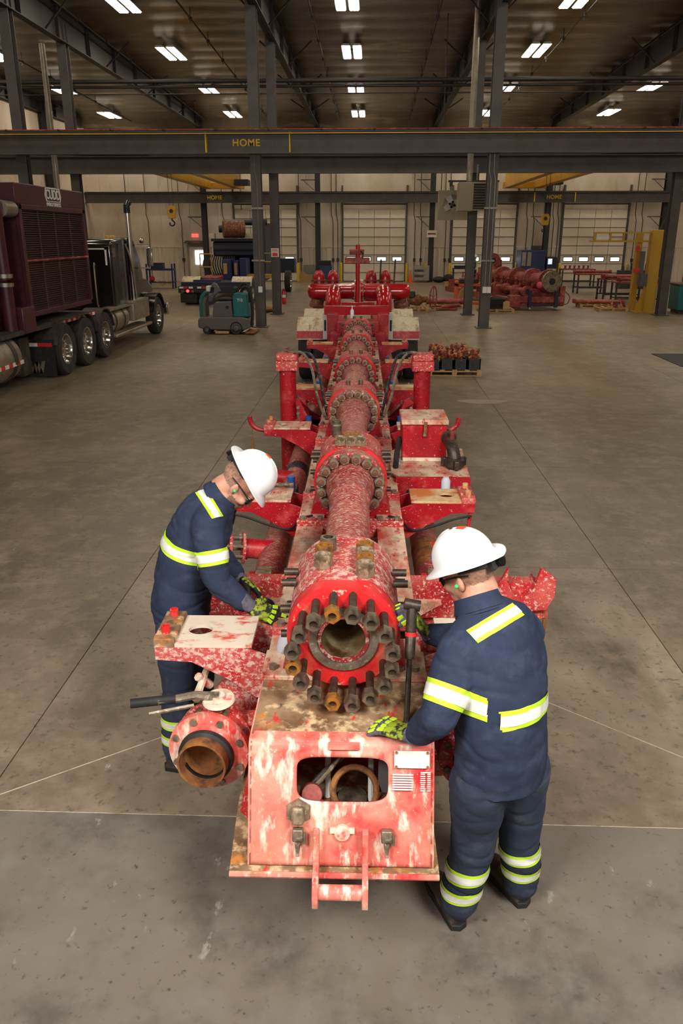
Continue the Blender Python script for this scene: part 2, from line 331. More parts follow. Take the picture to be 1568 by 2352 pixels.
# overhead doors: sections, panes, tracks
NS = 8
for k, dx in enumerate(DOORS):
    d = struct(MB().boxb(dx - DW / 2, dx + DW / 2, WY - .1, WY - .02, .01, DHT).build('door_%d' % (k + 1), 'steel_grey'))
    hs = DHT / NS; pw = DW / 4
    pm = MB().boxb(-pw / 2 + .014, pw / 2 - .014, -.03, .02, .02, hs - .02).mesh('panel', 'door_panel')
    hole = [(-.27, .17), (.27, .17), (.27, .38), (-.27, .38)]
    wm = MB().holed([(-pw / 2 + .014, .02), (pw / 2 - .014, .02), (pw / 2 - .014, hs - .02), (-pw / 2 + .014, hs - .02)], hole, 'xz', -.03, .02).mesh('panel', 'door_panel')
    gm = MB().boxb(-.27, .27, -.012, .004, .17, .38).mesh('pane', 'daylight'); fm = MB().holed([(-.31, .13), (.31, .13), (.31, .42), (-.31, .42)], [(-.265, .175), (.265, .175), (.265, .375), (-.265, .375)], 'xz', -.045, -.03).mesh('pane_frame', 'black_rubber')
    for r in range(NS):
        for c in range(4):
            q = put('panel', wm if r == 2 else pm, d, (dx - DW / 2 + pw * (c + .5), WY - .1, .02 + hs * r))
            if r == 2: put('pane', gm, q); put('pane_frame', fm, q)
    rm = MB().boxb(-DW / 2, DW / 2, -.05, 0, 0, .045).mesh('rail', 'galv')
    for r in range(1, NS, 2): put('rail', rm, d, (dx, WY - .13, .02 + hs * r - .02))
    for s in (-1, 1): MB().boxb(dx + s * (DW / 2 + .06) - .05, dx + s * (DW / 2 + .06) + .05, WY - .2, WY - .02, 0, DHT + 1.4).build('track', 'steel_grey', d)
    MB().cyl((dx - DW / 2, WY - .25, DHT + .35), (dx + DW / 2, WY - .25, DHT + .35), .07, n=10).build('torsion_shaft', 'steel_grey', d)
    for s in (-1, 1):
        m = MB().cyl((0, 0, 0), (0, 0, 1.1), .085, n=14).ball((0, 0, 1.1), (.085, .085, .05), 12, 6)
        tag(m.build('bollard', 'paint_yellow', loc=(dx + s * (DW / 2 + .12), WY - .75, 0)), 'yellow steel bollard guarding an overhead door', 'bollard', 'bollards beside the overhead doors')
# conduits and downpipes on the back wall
for x in (-15.4, -14.2, -12.1, -9.4, -8.2, -4.62, -2.6, -2.3, 2.5, 2.9, 4.4, 4.7, 9.4, 9.8, 11.0, 11.3, 16.0, 16.4, 18.4):
    m = MB(); m.tube([(x, WY - .1, 8.5), (x, WY - .1, 4.0), (x + .1, WY - .1, 3.6), (x + .1, WY - .1, .3)], .022, 6)
    cd_ = m.build('conduit', 'steel_charcoal'); tag(cd_, 'thin dark electrical conduit with a small box running up the back wall', 'conduit', 'conduits on the back wall')
    MB().boxb(x + .03, x + .17, WY - .16, WY - .05, 1.2, 1.4).build('junction_box', 'steel_charcoal', cd_)
# personnel door with lit pane, exit sign
d5 = struct(MB().boxb(-11.65, -10.62, WY - .09, WY - .01, 0, 2.1).build('door_5', 'wall_rib'))
MB().boxb(-11.25, -10.72, WY - .13, WY - .08, 1.02, 1.86).build('pane', 'daylight', d5)
MB().holed([(-11.75, 0), (-10.52, 0), (-10.52, 2.2), (-11.75, 2.2)], [(-11.62, .02), (-10.65, .02), (-10.65, 2.07), (-11.62, 2.07)], 'xz', WY - .16, WY - .02).build('frame', 'heater', d5)
MB().prism([(WY - .6, 2.3), (WY, 2.3), (WY, 2.45)], 'yz', -11.85, -10.4).build('canopy', 'steel_grey', d5)
ex = thing('exit_sign', 'small red lit exit sign above the personnel door', 'exit sign', (-11.2, WY - .0, 2.75))
MB().boxb(-.2, .2, -.06, 0, -.1, .1).build('housing', 'exit_sign', ex)
text('lettering', 'EXIT', .16, 'white_paint', ex, (0, -.065, 0), (pi / 2, 0, 0))
# left wall
wl = struct(MB().boxb(-17.9, -17.6, -6, WY, 0, 10.4).build('wall_left', 'wall_liner'))
wr = struct(MB().boxb(23.5, 23.8, -6, WY, 0, 10.4).build('wall_right', 'wall_liner'))
for k, y in enumerate((31, 38, 45)): tag(MB().ibeam((-17.35, y, 0), (-17.35, y, 9.4), .3, .4, .025, (1, 0, 0)).build('wall_column', 'steel_charcoal'), 'dark steel I-section column standing against the side wall', 'column', 'columns along the side wall')
# ---------------- free-standing columns and rafters
CY = (25.4, 29.8)
for cx in CX[1:5]:
    for k, y in enumerate(CY):
        c = thing('column', 'tall grey steel I-section column on the %s crane runway line' % ('front' if k == 0 else 'second'), 'column', (cx - .1, y, 0), group='hall columns, %s row' % ('front' if k == 0 else 'second'))
        MB().ibeam((0, 0, 0), (0, 0, roofz(y) - .5), .3, .34, .022, (0, 1, 0)).build('shaft', 'steel_grey', c)
        MB().boxb(-.24, .24, -.26, .26, 0, .03).build('base_plate', 'steel_grey', c)
        if k == 0 and abs(cx) < 4:
            m = MB()
            for q in ((.04,) if cx < 0 else (-.05, .08)): m.tube([(q - .06, -.21, 5.0), (q - .06, -.21, 4.55), (q, -.21, 4.3), (q, -.21, 1.15)], .016, 6)
            m.build('conduit', 'galv', c)
            m = MB()
            for z in ((1.2,) if cx < 0 else (1.2,)):
                for q in ((.04,) if cx < 0 else (-.05, .08)): m.boxb(q - .06, q + .06, -.25, -.18, z - .12, z + .06)
            m.build('outlet_box', 'white_paint', c)
            MB().boxb(-.2, .2, -.205, -.17, 2.0, 2.05).boxb(-.2, .2, -.205, -.17, 3.5, 3.55).build('strap', 'galv', c)
        if k == 1 and cx < 0 and cx > -5:
            q = MB().boxb(-.14, .14, -.2, -.172, 2.02, 2.32).build('fire_point_sign', 'white_paint', c)
            text('lettering', 'FIRE', .12, 'refl_red', q, (0, -.204, 2.24), (pi / 2, 0, 0))
            MB().boxb(-.09, .09, -.206, -.2, 2.05, 2.16).build('symbol', 'refl_red', q)
for cx in CX[:5] + (18.0,):
    m = MB()
    def dep(y): return (1.15 if y < 22 else 1.15 - (y - 22) * .02)
    ys = [-1, 12, 22, 30, 40, 51.3]
    for t in (0, 1):     # top and bottom flange
        for a, b in zip(ys, ys[1:]):
            za, zb = roofz(a) - .14 - t * dep(a), roofz(b) - .14 - t * dep(b)
            m.add([(cx - .13 + dx, y, z + dz) for y, z in ((a, za), (b, zb)) for dx, dz in ((0, 0), (.26, 0), (.26, .025), (0, .025))], [(0, 1, 2, 3), (7, 6, 5, 4), (0, 4, 5, 1), (1, 5, 6, 2), (2, 6, 7, 3), (3, 7, 4, 0)])
    m.prism([(y, roofz(y) - .14) for y in ys] + [(y, roofz(y) - .14 - dep(y)) for y in reversed(ys)], 'yz', cx - .008, cx + .008)
    for y in range(2, 51, 3): m.boxb(cx - .12, cx + .12, y, y + .015, roofz(y) - .14 - dep(y), roofz(y) - .14)
    c = tag(m.build('rafter', 'steel_charcoal'), 'deep dark tapered steel roof rafter running towards the back wall', 'rafter', 'roof rafters')
    for y in range(4, 51, 6):
        for s in (-1, 1): MB().tube([(cx + s * .05, y, roofz(y) - .05 - dep(y)), (cx + s * 1.0, y, roofz(y) - .12)], .03, 6).build('flange_brace', 'steel_charcoal', c)
# ---------------- crane runways
def runway(name, y, z0, z1, label, mat='steel_grey', w=.3):
    r = thing(name, label, 'beam', (0, y, z0))
    MB().ibeam((-24, 0, (z1 - z0) / 2), (24, 0, (z1 - z0) / 2), w, z1 - z0, .03).build('beam', mat, r)
    MB().boxb(-24, 24, -.03, .03, z1 - z0, z1 - z0 + .06).build('rail', 'steel_charcoal', r)
    return r
r1 = runway('crane_runway', 24.95, 5.0, 5.6, 'grey crane runway beam with yellow lettering and conductor bars across the front columns')
for k, (mt, dz) in enumerate((('yellow_rail', .0), ('crate_green', .045), ('rusty_red', .11))):
    MB().boxb(-24, 24, -.3 + .02 * k, -.28 + .02 * k, .5 + dz, .53 + dz).build('conductor_bar', mt, r1)
m = MB()
for i in range(-15, 16): m.boxb(i * 1.52 - .02, i * 1.52 + .02, -.32, 0, .6, .64); 
m.build('bar_hanger', 'steel_charcoal', r1)
text('home_lettering', 'HOME', .27, 'paint_yellow', r1, (-3.72, -.022, .285), (pi / 2, 0, 0), spacing=1.12, bold=.006)
for x in (-4.88, -2.44): MB().boxb(x - .018, x + .018, -.155, -.012, .03, .57).build('stop_mark', 'paint_yellow', r1)
r2 = runway('crane_runway', 29.45, 4.78, 5.34, 'plain grey crane runway beam carried by the second row of columns')
r3 = runway('crane_runway', 50.9, 4.62, 5.2, 'far grey crane runway beam with two small yellow HOME marks along the back wall')
for x in (-9.62, 10.75):
    text('home_lettering', 'HOME', .3, 'paint_yellow', r3, (x, -.155, .29), (pi / 2, 0, 0), spacing=1.1, bold=.006)
for x in (9.6, 12.0): MB().boxb(x - .03, x + .03, -.156, -.15, .03, .55).build('stop_mark', 'paint_yellow', r3)
def crane(x0, gap, label):
    c = thing('bridge_crane', label, 'crane', (x0, 40, 5.4), off=True)
    for x in (x0, x0 + gap): MB().boxb(x - .2, x + .2, 29.5, 50.8, 5.42, 6.2).build('girder', 'yellow', c, bevel=.02)
    for y in (29.45, 50.9):
        MB().boxb(x0 - .3, x0 + gap + .45, y - .16, y + .16, 5.41, 5.75).build('end_truck', 'yellow', c, bevel=.02)
    MB().boxb(x0 + gap + .25, x0 + gap + 1.0, 48.6, 49.6, 5.5, 5.8).build('drive_motor', 'steel_charcoal', c)
    MB().boxb(x0 + .1, x0 + gap - .1, 38.4, 40, 6.2, 6.7).cyl((x0 + .3, 38.6, 6.5), (x0 + gap - .3, 38.6, 6.5), .22, n=14).build('hoist_trolley', 'yellow', c)
    return c
def hook(x, y, z, ztop, label, parent):
    m = MB()
    for q in (-.09, .09): m.cyl((x + q, y, z + .35), (x + q, y, ztop), .012, n=6)
    m.build('cable', 'steel_charcoal', parent)
    h = MB().prism([(x - .2, z + .3), (x - .12, z + .42), (x + .12, z + .42), (x + .2, z + .3), (x + .16, z - .12), (x - .16, z - .12)], 'xz', y - .09, y + .09).build('hook_block', 'yellow', parent, bevel=.02)
    MB().cyl((x, y - .1, z + .2), (x, y + .1, z + .2), .09, n=12).build('sheave', 'steel_charcoal', h)
    m = MB(); m.tube([(x, y, z - .1), (x, y, z - .2), (x + .1, y, z - .28), (x + .08, y, z - .4), (x - .02, y, z - .44), (x - .12, y, z - .38), (x - .1, y, z - .3)], .035, 8, 3); m.build('hook', 'steel_charcoal', h)
c1 = crane(-10.0, 1.75, 'yellow double-girder bridge crane with hook block hanging near the truck')
hook(-9.35, 38.6, 3.62, 6.4, '', c1)
c2 = crane(8.0, 1.75, 'yellow double-girder bridge crane with hook block hanging beside the unit heater')
hook(8.55, 42.0, 3.35, 6.4, '', c2)
# ---------------- ceiling lights (two-panel high bays)
tm = MB().boxb(-.035, .035, -1.12, 1.12, -.012, .012).mesh('tube', 'tube_light')
hm = MB().prism([(-.17, .0), (.17, 0), (.12, .07), (-.12, .07)], 'xz', -1.17, 1.17).mesh('reflector', 'white_paint')
lx = (-22.4, -15.25, -8.1, -.92, 6.28, 13.15, 20.2); ly = (14.5, 21.5, 28.5, 35.2, 42.4, 49.6)
for x in lx:
    for y in ly:
        z = 10.26 - .02 * y
        L_ = thing('high_bay_light', 'twin-panel fluorescent high bay light hung under the roof liner', 'ceiling light', (x, y, z), group='high bay lights under the roof')
        for s in (-1, 1):
            q = put('reflector', hm, L_, (s * .215, 0, .02))
            for t in (-1, 0, 1): put('tube', tm, q, (t * .1, 0, -.015))
        MB().boxb(-.2, .2, -.06, .06, .07, .13).tube([(0, 0, .1), (0, 0, roofz(y) - z)], .008, 5).build('hanger', 'steel_charcoal', L_)
# ---------------- pipes under the roof
for k, (z, r, dy) in enumerate(((7.86, .07, 0), (7.70, .05, .1), (7.47, .02, .1))):
    tag(MB().cyl((-24, 30.7 + dy, z), (24, 30.7 + dy, z - .02), r, n=10).build('overhead_pipe', 'steel_charcoal'), ('thick black pipe', 'medium black pipe', 'thin dark cable')[k] + ' running across the hall under the roof', 'pipe')
for x in (-10.0, -6.2, -2.1, 2.05, 10.3, 6.85, -14.5):
    m = MB().cyl((x, 8, roofz(8) - .35), (x, 51.6, roofz(51.6) - .35), .028 if x != 6.85 else .015, n=8)
    for y in range(9, 51, 3): m.cyl((x, y, roofz(y) - .5), (x, y, roofz(y) - .02), .012, n=5).boxb(x - .05, x + .05, y - .05, y + .05, roofz(y) - .4, roofz(y) - .3)
    tag(m.build('sprinkler_line', 'steel_charcoal'), 'thin dark sprinkler line hung along the roof towards the back wall', 'pipe', 'sprinkler lines')
# flue pipes and unit heaters
tag(MB().cyl((3.2, 28.6, 4.45), (3.2, 28.6, 9.9), .1, n=16).cyl((3.48, 28.8, 4.45), (3.48, 28.8, 5.0), .03, n=8).build('flue_pipe', 'galv'), 'shiny metal flue pipe rising from the louvred unit heater', 'pipe')
tag(MB().cyl((-10.05, 26.6, 0), (-10.05, 26.6, 8.2), .085, n=16).build('flue_pipe', 'galv'), 'pale metal vent pipe rising behind the maroon radiator unit', 'pipe')
h = thing('unit_heater', 'beige unit heater with horizontal louvres hung beside the column', 'heater', (3.5, 28.7, 3.55), off=True)
MB().boxb(2.83, 3.3, 28.2, 28.9, 3.52, 4.42).build('side_panel', 'heater', h, bevel=.02)
MB().boxb(3.3, 4.1, 28.35, 28.9, 3.56, 4.4).build('body', 'steel_charcoal', h)
lm = MB().box((0, 0, 0), (.78, .09, .018), Euler((R(-35), 0, 0))).mesh('louvre', 'galv')
for i in range(10): put('louvre', lm, h, (3.7, 28.33, 3.62 + .083 * i))
MB().holed([(3.28, 3.54), (4.13, 3.54), (4.13, 4.42), (3.28, 4.42)], [(3.32, 3.58), (4.09, 3.58), (4.09, 4.38), (3.32, 4.38)], 'xz', 28.25, 28.35).build('front_frame', 'heater', h)
MB().boxb(2.5, 4.2, 28.6, 28.66, 4.44, 4.5).cyl((2.6, 28.6, 4.45), (2.6, 28.6, 4.3), .05, n=8).boxb(3.9, 4.0, 28.5, 29.2, 4.8, 4.86).tube([(3.9, 28.6, 4.44), (3.9, 28.6, 4.85)], .02, 6).build('hanging_bracket', 'steel_charcoal', h)
h = thing('unit_heater', 'grey unit heater with round fan opening behind the louvred heater', 'heater', (3.1, 30.7, 3.2), off=True)
n_ = 32
MB().holed([(2.4 + 1.0 * (0 if i < 0 else 0) + a, b) for i, (a, b) in enumerate([(.5 + .56 * max(-1, min(1, 1.42 * cos(2 * pi * k / n_ ))), 3.78 + .5 * max(-1, min(1, 1.42 * sin(2 * pi * k / n_)))) for k in range(n_)])], circ(.33, n_, 2.83, 3.8), 'xz', 30.4, 30.5).build('front_plate', 'heater', h)
MB().boxb(2.36, 3.44, 30.5, 31.1, 3.3, 4.26).build('casing', 'heater', h)
for x in (2.45, 3.35): MB().cyl((x, 30.8, 4.2), (x, 30.8, roofz(30.8)), .015, n=6).build('hanger_rod', 'steel_charcoal', h)
m = MB()
for k in range(4):
    a = k * pi / 2 + .5; m.box((2.83 + .17 * cos(a), 30.44, 3.8 + .17 * sin(a)), (.3, .02, .2), Euler((0, -a, 0)) )
m.build('fan_blade', 'galv', h); MB().cyl((2.83, 30.38, 3.8), (2.83, 30.5, 3.8), .07, n=12).build('fan_hub', 'steel_charcoal', h)
# fire extinguisher on the second column
e = thing('fire_extinguisher', 'red fire extinguisher hung on the column with the fire sign', 'fire extinguisher', (-3.25, 29.75, 0))
MB().lathe((0, 0, .35), (0, 0, 1), [(.07, 0), (.075, .02), (.075, .42), (.05, .5), (.02, .53)], 14).build('cylinder', 'refl_red', e)
MB().boxb(-.03, .03, -.1, .03, .87, .9).tube([(0, -.05, .88), (.1, -.05, .8), (.09, -.04, .6)], .012, 6).build('valve_head', 'black_rubber', e)
MB().lathe((0, 0, .6), (0, 0, 1), [(.077, 0), (.077, .1)], 14).build('label_band', 'white_paint', e)
# ================================================================ red manifold trailer (own frame: u across, v along, z up)
DM = .0135
def m2w(u, v, z=0):
    u -= .06; return Vector((u * cos(DM) - v * sin(DM), u * sin(DM) + v * cos(DM), z))
T = thing('manifold_trailer', 'long red high-pressure manifold trailer with flanged pipe spine, splashed with dried mud', 'trailer', m2w(0, 9), DM)
OFF[T.name] = (0, -9, 0)
AX = 1.25
RING = [2.75, 4.75, 6.87, 8.88, 10.95, 12.92]
# shared small parts -------------------------------------------------
def hexpts(af, n=24):
    ri = af / 2; return [((ri / cos((a % (pi / 3)) - pi / 6)) * cos(a), (ri / cos((a % (pi / 3)) - pi / 6)) * sin(a)) for a in [2 * pi * i / n for i in range(n)]]
def nut_mesh(name, mat, af=.055, t=.048, hole=.0165):
    m = MB(); m.holed(hexpts(af), circ(hole, 24), 'xz', 0, t * .88)
    h2 = [(a * .93, b * .93) for a, b in hexpts(af)]; m.holed(h2, circ(hole, 24), 'xz', -t * .06, 0)
    return m.mesh(name, mat, 30)
NUTD = nut_mesh('nut', 'steel_dark'); NUTO = nut_mesh('nut', 'nut_orange'); NUTW = nut_mesh('nut', 'steel_worn', .058, .042)
STUD = MB().cyl((0, 0, 0), (0, .19, 0), .0163, n=14).mesh('stud', 'steel_black')
STUDT = MB().cyl((0, -.006, 0), (0, .03, 0), .0158, n=12).mesh('stud', 'rusty_brown')
SIDES = MB().cyl((0, 0, 0), (.06, 0, 0), .0165, n=12).mesh('side_stud', 'steel_black')
for i in range(3): pass
def outline(r, flat, n=56): return [(r * sin(a), min(r * cos(a), flat)) for a in [2 * pi * i / n for i in range(n)]]
BR = .226; FLAT = .208
def ring_prof(u0, prof, n=56):
    """prof: (radius, v, bore?) rings with flat top"""
    m = MB(); vs = []; k = len(prof)
    for r, v, fl in prof:
        vs += [(a, v, AX + b) for a, b in (outline(r, fl if fl else 9, n))]
    fs = [(j * n + i, j * n + (i + 1) % n, (j + 1) * n + (i + 1) % n, (j + 1) * n + i) for j in range(k - 1) for i in range(n)]
    m.add(vs, fs); return m
for k, rv in enumerate(RING):
    b0 = rv if k == 0 else rv + .085
    b1 = rv + .56
    fr = 'red_fresh_lit'
    m = MB()
    if k == 0:
        m = ring_prof(0, [(.09, b0 + .03, 0), (.09, b0, 0), (.212, b0, .2), (BR, b0 + .02, FLAT), (BR, b0 + .1, FLAT)])
        blk = m.build('front_block', fr, T, 28); lab(blk, 'bright red front block face with open bore and ring of studs')
        ring_prof(0, [(BR + .001, b0 + .1, FLAT), (BR + .004, b1, FLAT + .004), (.19, b1 + .03, .17), (.1, b1 + .03, 0)]).build('block_body', 'red_chalk', blk, 28)
        ring_prof(0, [(.105, b0 - .012, 0), (.137, b0 - .012, 0), (.137, b0 + .005, 0), (.105, b0 + .005, 0), (.105, b0 - .012, 0)]).build('ring_groove', 'steel_worn', blk)
        ring_prof(0, [(.088, b0 - .006, 0), (.103, b0 - .006, 0), (.103, b0 + .004, 0), (.088, b0 + .004, 0), (.088, b0 - .006, 0)]).build('gasket', 'red_pipe', blk)
        ring_prof(0, [(.0895, b0, 0), (.0895, b0 + .42, 0), (.001, b0 + .42, 0)]).build('bore', 'bore', blk)
        for i in range(16):
            a = (i + .5) * pi / 8; x, z = .19 * sin(a), AX + .19 * cos(a)
            s = random.uniform(-.012, .012)
            put('stud', STUD, blk, (x, b0 - .165 + s, z)); put('nut', NUTO if i in (8, 11, 15) else NUTD, blk, (x, b0 - .182 + s, z), (0, random.uniform(0, 1), 0))
    else:
        blk = ring_prof(0, [(.2, b0, 0), (BR, b0, FLAT), (BR + .012, b0 + .01, FLAT), (BR + .012, b0 + .07, FLAT)]).build('block', fr, T, 28)
        ring_prof(0, [(BR + .012, b0 + .07, FLAT), (BR + .012, b1, FLAT), (.19, b1 + .03, .17), (.1, b1 + .03, 0)]).build('block_body', 'red_dusty', blk, 28)
        fl_ = ring_prof(0, [(.150, rv, 0), (.215, rv, 0), (.222, rv + .012, 0), (.222, rv + .085, 0)]).build('flange', 'red_pipe' if k < 3 else 'red', T, 28)
        pv = RING[k - 1] + .585
        MB().lathe((0, pv, AX), (0, 1, 0), [(.118, 0), (.118, .06), (.124, .08), (.118, .1), (.117, rv - pv - .34), (.123, rv - pv - .33), (.118, rv - pv - .3), (.122, rv - pv - .2), (.150, rv - pv - .07), (.156, rv - pv)], 36).build('spool_pipe', 'red_pipe', T, 40)
        for i in range(16):
            a = (i + .5) * pi / 8
            if cos(a) < -.75: continue
            x, z = .186 * sin(a), AX + .186 * cos(a)
            put('nut', NUTW, fl_, (x, rv - .043, z), (0, random.uniform(0, 1), 0)); put('stud', STUDT, fl_, (x, rv - .052, z))
    for s in (-1, 1):
        for i in range(8):
            a = (i + .5) * pi / 4
            if sin(a) < -.5: continue
            put('side_stud', SIDES, blk, (s * .205 if s > 0 else -.265, rv + .32 + .15 * cos(a), AX - .02 + .15 * sin(a)))
    if k > 0:   # bolts left standing in the flat top
        for q in ((-.055, .3), (.06, .32)):
            MB().cyl((q[0], rv + q[1], AX + .15), (q[0], rv + q[1], AX + .25), .021, n=10).build('top_bolt', 'steel_dark', blk)
# frame beams --------------------------------------------------------
for s in (-1, 1):
    MB().ibeam((s * .255, 2.92, .83), (s * .255, 15.2, .83), .165, .34, .018).build('frame_beam', 'red_dusty', T)
    lab(MB().boxb(s * .255 - .083, s * .255 + .083, 3.0, 15.1, 1.0, 1.006).build('beam_top_plate', 'red_top', T), 'chalky dusty top of frame beam')
for v in [rv + dv for rv in RING for dv in (-.06, .5)][1:]:
    MB().boxb(-.34, .34, v - .03, v + .03, .93, 1.045).build('cross_member', 'red_dusty', T, bevel=.006)
    for s in (-1, 1):
        for q in (.19, .3): MB().cyl((s * q, v, 1.04), (s * q, v, 1.065), .02, n=6).build('clamp_bolt', 'steel_worn', T)
cb_ = MB().boxb(-.345, .345, 2.84, 3.06, 1.0, 1.022).build('clamp_bar', 'red_top', T, bevel=.004)
for u in (-.3, -.235, .235, .3): MB().cyl((u, 2.9, 1.02), (u, 2.9, 1.042), .019, n=6).build('clamp_bolt', 'steel_worn', cb_)
# saddles under the blocks
for rv in RING: MB().prism([(-.3, .9), (.3, .9), (.24, 1.08), (.17, 1.1), (-.17, 1.1), (-.24, 1.08)], 'xz', rv + .15, rv + .5).build('saddle', 'red', T)
# gooseneck box ------------------------------------------------------
PF = [(2.50, 1.0), (2.445, .998), (2.428, .985), (2.415, .955), (2.395, .905), (2.372, .84), (2.35, .775), (2.326, .71), (2.30, .64), (2.275, .572)]
def pf(s):
    t = s * (len(PF) - 1); i = min(int(t), len(PF) - 2); f = t - i; a, b = PF[i], PF[i + 1]
    return a[0] + (b[0] - a[0]) * f, a[1] + (b[1] - a[1]) * f
def sz(z):  # profile parameter for a height
    for i in range(1, len(PF) - 1):
        if PF[i][1] >= z >= PF[i + 1][1]: return (i + (PF[i][1] - z) / (PF[i][1] - PF[i + 1][1])) / (len(PF) - 1)
    return 0
n = 96; s0, s1 = sz(.945), sz(.79); cu, cs = .005, (s0 + s1) / 2; hw, hh = .168, (s1 - s0) / 2
def rr(a):   # rounded rectangle in (u, s)
    c, q = cos(a), sin(a); p = 5; k = (abs(c) ** p + abs(q) ** p) ** (-1 / p); return cu + hw * c * k, cs + hh * q * k
def rect(a):
    c, q = cos(a), sin(a); X = .335
    k = min((X - cu) / c if c > 1e-6 else 9, (-X - cu) / c if c < -1e-6 else 9, (1 - cs) / q if q > 1e-6 else 9, (0 - cs) / q if q < -1e-6 else 9); return cu + c * k, cs + q * k
ang = [2 * pi * i / n for i in range(n)]
ang = sorted(ang[:] ); cor = [atan2(b - cs, a - cu) % (2 * pi) for a in (-.335, .335) for b in (0, 1)]
for c in cor: i = min(range(n), key=lambda q: abs(ang[q] - c)); ang[i] = c
m = MB(); vs = []; NR = 14
for r in range(NR + 1):
    for a in ang:
        h, o = rr(a), rect(a); f = r / NR; u_ = h[0] + (o[0] - h[0]) * f; v_, z_ = pf(min(max(h[1] + (o[1] - h[1]) * f, 0), 1)); vs.append((u_, v_, z_))
m.add(vs, [(r * n + i, r * n + (i + 1) % n, (r + 1) * n + (i + 1) % n, (r + 1) * n + i) for r in range(NR) for i in range(n)])
GB = m.build('gooseneck_front_plate', 'red_box', T, 50); lab(GB, 'curved red front plate with rounded window, scuffed and mud streaked')
sd = GB.modifiers.new('thickness', 'SOLIDIFY'); sd.thickness = .012; sd.offset = 1 if GB.data.polygons[0].normal.y > 0 else -1
lab(MB().boxb(-.335, .335, 2.49, 3.4, .985, 1.0).build('gooseneck_deck', 'deck_mud', T), 'muddy brown top deck of the gooseneck')
for s in (-1, 1): MB().prism([(a, b) for a, b in PF] + [(3.1, .572), (3.1, .99)], 'yz', s * .335 - .006, s * .335 + .006).build('gooseneck_side', 'red_box', T)
MB().boxb(-.33, .33, 2.86, 2.88, .57, .99).build('gooseneck_bulkhead', 'red_clean', T)
lab(MB().prism([(-.405, 2.255), (.36, 2.255), (.36, 3.0), (-.43, 3.0), (-.425, 2.6)], 'xy', .545, .562).build('coupler_plate', 'deck_mud', T), 'flat muddy coupler plate')
MB().tube([(-.405, 2.252, .55), (.36, 2.252, .55)], .012, 8).build('plate_edge', 'red_box', T)
for u in (-.087, .09): MB().prism([(2.315, .70), (2.285, .735), (2.265, .725), (2.235, .62), (2.165, .60), (2.14, .55), (2.145, .5), (2.175, .48), (2.215, .5), (2.24, .565), (2.285, .565)], 'yz', u - .011, u + .011).build('hitch_lug', 'red_box', T, bevel=.003)
MB().cyl((-.087, 2.178, .545), (.09, 2.178, .545), .027, n=20).build('hitch_pin', 'red_box', T)
# bits on the front plate: out = metres in front of the plate
def onp(u, z, out=0):
    v, z = pf(sz(z)); return (u, v - out * .94, z + out * .33)
TILT = Euler((R(-20), 0, 0))
lab(MB().box((0, 0, 0), (.128, .004, .062)).build('name_plate', 'white_paint', T, loc=onp(.258, .945, .014), rot=TILT), 'blank white metal name plate with four rivets')
for a in (-1, 1):
    for b in (-1, 1): MB().cyl((0, -.006, 0), (0, .006, 0), .005, n=8).build('rivet', 'rust', T, loc=onp(.258 + a * .057, .945 + b * .024, .018), rot=TILT)
m = MB(); random.seed(3)
for r in range(7):
    for c in range(1): m.box((.225 - .258, 0, .027 - r * .009), (.075, .002, .0048))
for r in range(9): m.box((.04, 0, .03 - r * .0075), (.014 + random.uniform(0, .008), .002, .003)); m.box((.062, 0, .03 - r * .0075), (.012, .002, .003))
m.box((.05, 0, .036), (.036, .002, .004))
stuff(m.build('printed_decal', 'refl_white', T, loc=onp(.258, .868, .0142), rot=TILT))
m = MB().box((0, 0, 0), (.115, .008, .03)); m.build('latch_tab', 'red_box', T, loc=onp(.01, .985, .01), rot=TILT, bevel=.003)
# socket, latches, maker's casting
q = MB().lathe((0, .008, 0), (0, -1, 0), [(.05, 0), (.045, .01), (.028, .012), (.028, .03), (0, .03)], 6).build('socket_base', 'nut_dusty', T, loc=onp(-.155, .757, .012), rot=TILT)
MB().boxb(-.022, .022, -.04, -.01, -.035, .03).build('socket_cap', 'nut_dusty', q, bevel=.008)
for u in (-.155, .168):
    q = MB().boxb(-.02, .02, -.03, .006, .0, .045).build('latch', 'steel_worn', T, loc=onp(u, .665, .01), rot=TILT, bevel=.005)
    MB().cyl((.0, -.022, 0), (0, -.03, -.05), .011, .006, n=8).cyl((.022, -.016, .03), (.022, -.016, -.01), .008, n=8).build('latch_pin', 'steel_worn', q)
q = MB().lathe((0, .006, 0), (0, -1, 0), [(.03, 0), (.028, .016), (.012, .02), (0, .02)], 14).box((0, 0, .008), (.09, .012, .02)).build('maker_casting', 'plate_white', T, loc=onp(.006, .69, .01), rot=TILT)
# seen through the window
MB().cyl((-.06, 2.62, .60), (-.055, 2.62, .985), .012, n=8).build('inner_rod', 'white_paint', T)
MB().cyl((.115, 2.6, .6), (.112, 2.6, .985), .012, n=8).build('inner_rod', 'white_paint', T)
lab(MB().tube([(.05 + .085 * cos(a), 2.49 + .05 * sin(a), .735 + .07 * sin(a)) for a in [2 * pi * i / 28 for i in range(29)]], .013, 8).build('brass_ring', 'rust', T), 'dull brass ring behind the window')
MB().lathe((-.12, 2.45, .745), (.2, -.75, .6), [(.04, 0), (.045, .03), (.038, .05), (0, .052)], 18).build('marker_lamp', 'rusty_red', T)
for i in range(4): MB().tube([(.12 + i * .012, 2.62, .985), (.03 + i * .014, 2.56, .9), (-.06, 2.5 + i * .01, .80), (-.12, 2.48 + i * .012, .74)], .009, 8, 4).build('cable', 'hose' if i % 2 else 'steel_worn', T)
MB().prism([(.14, .72), (.19, .72), (.185, .93), (.16, .93), (.14, .86)], 'xz', 2.5, 2.53).build('inner_bracket', 'machine_grey', T)
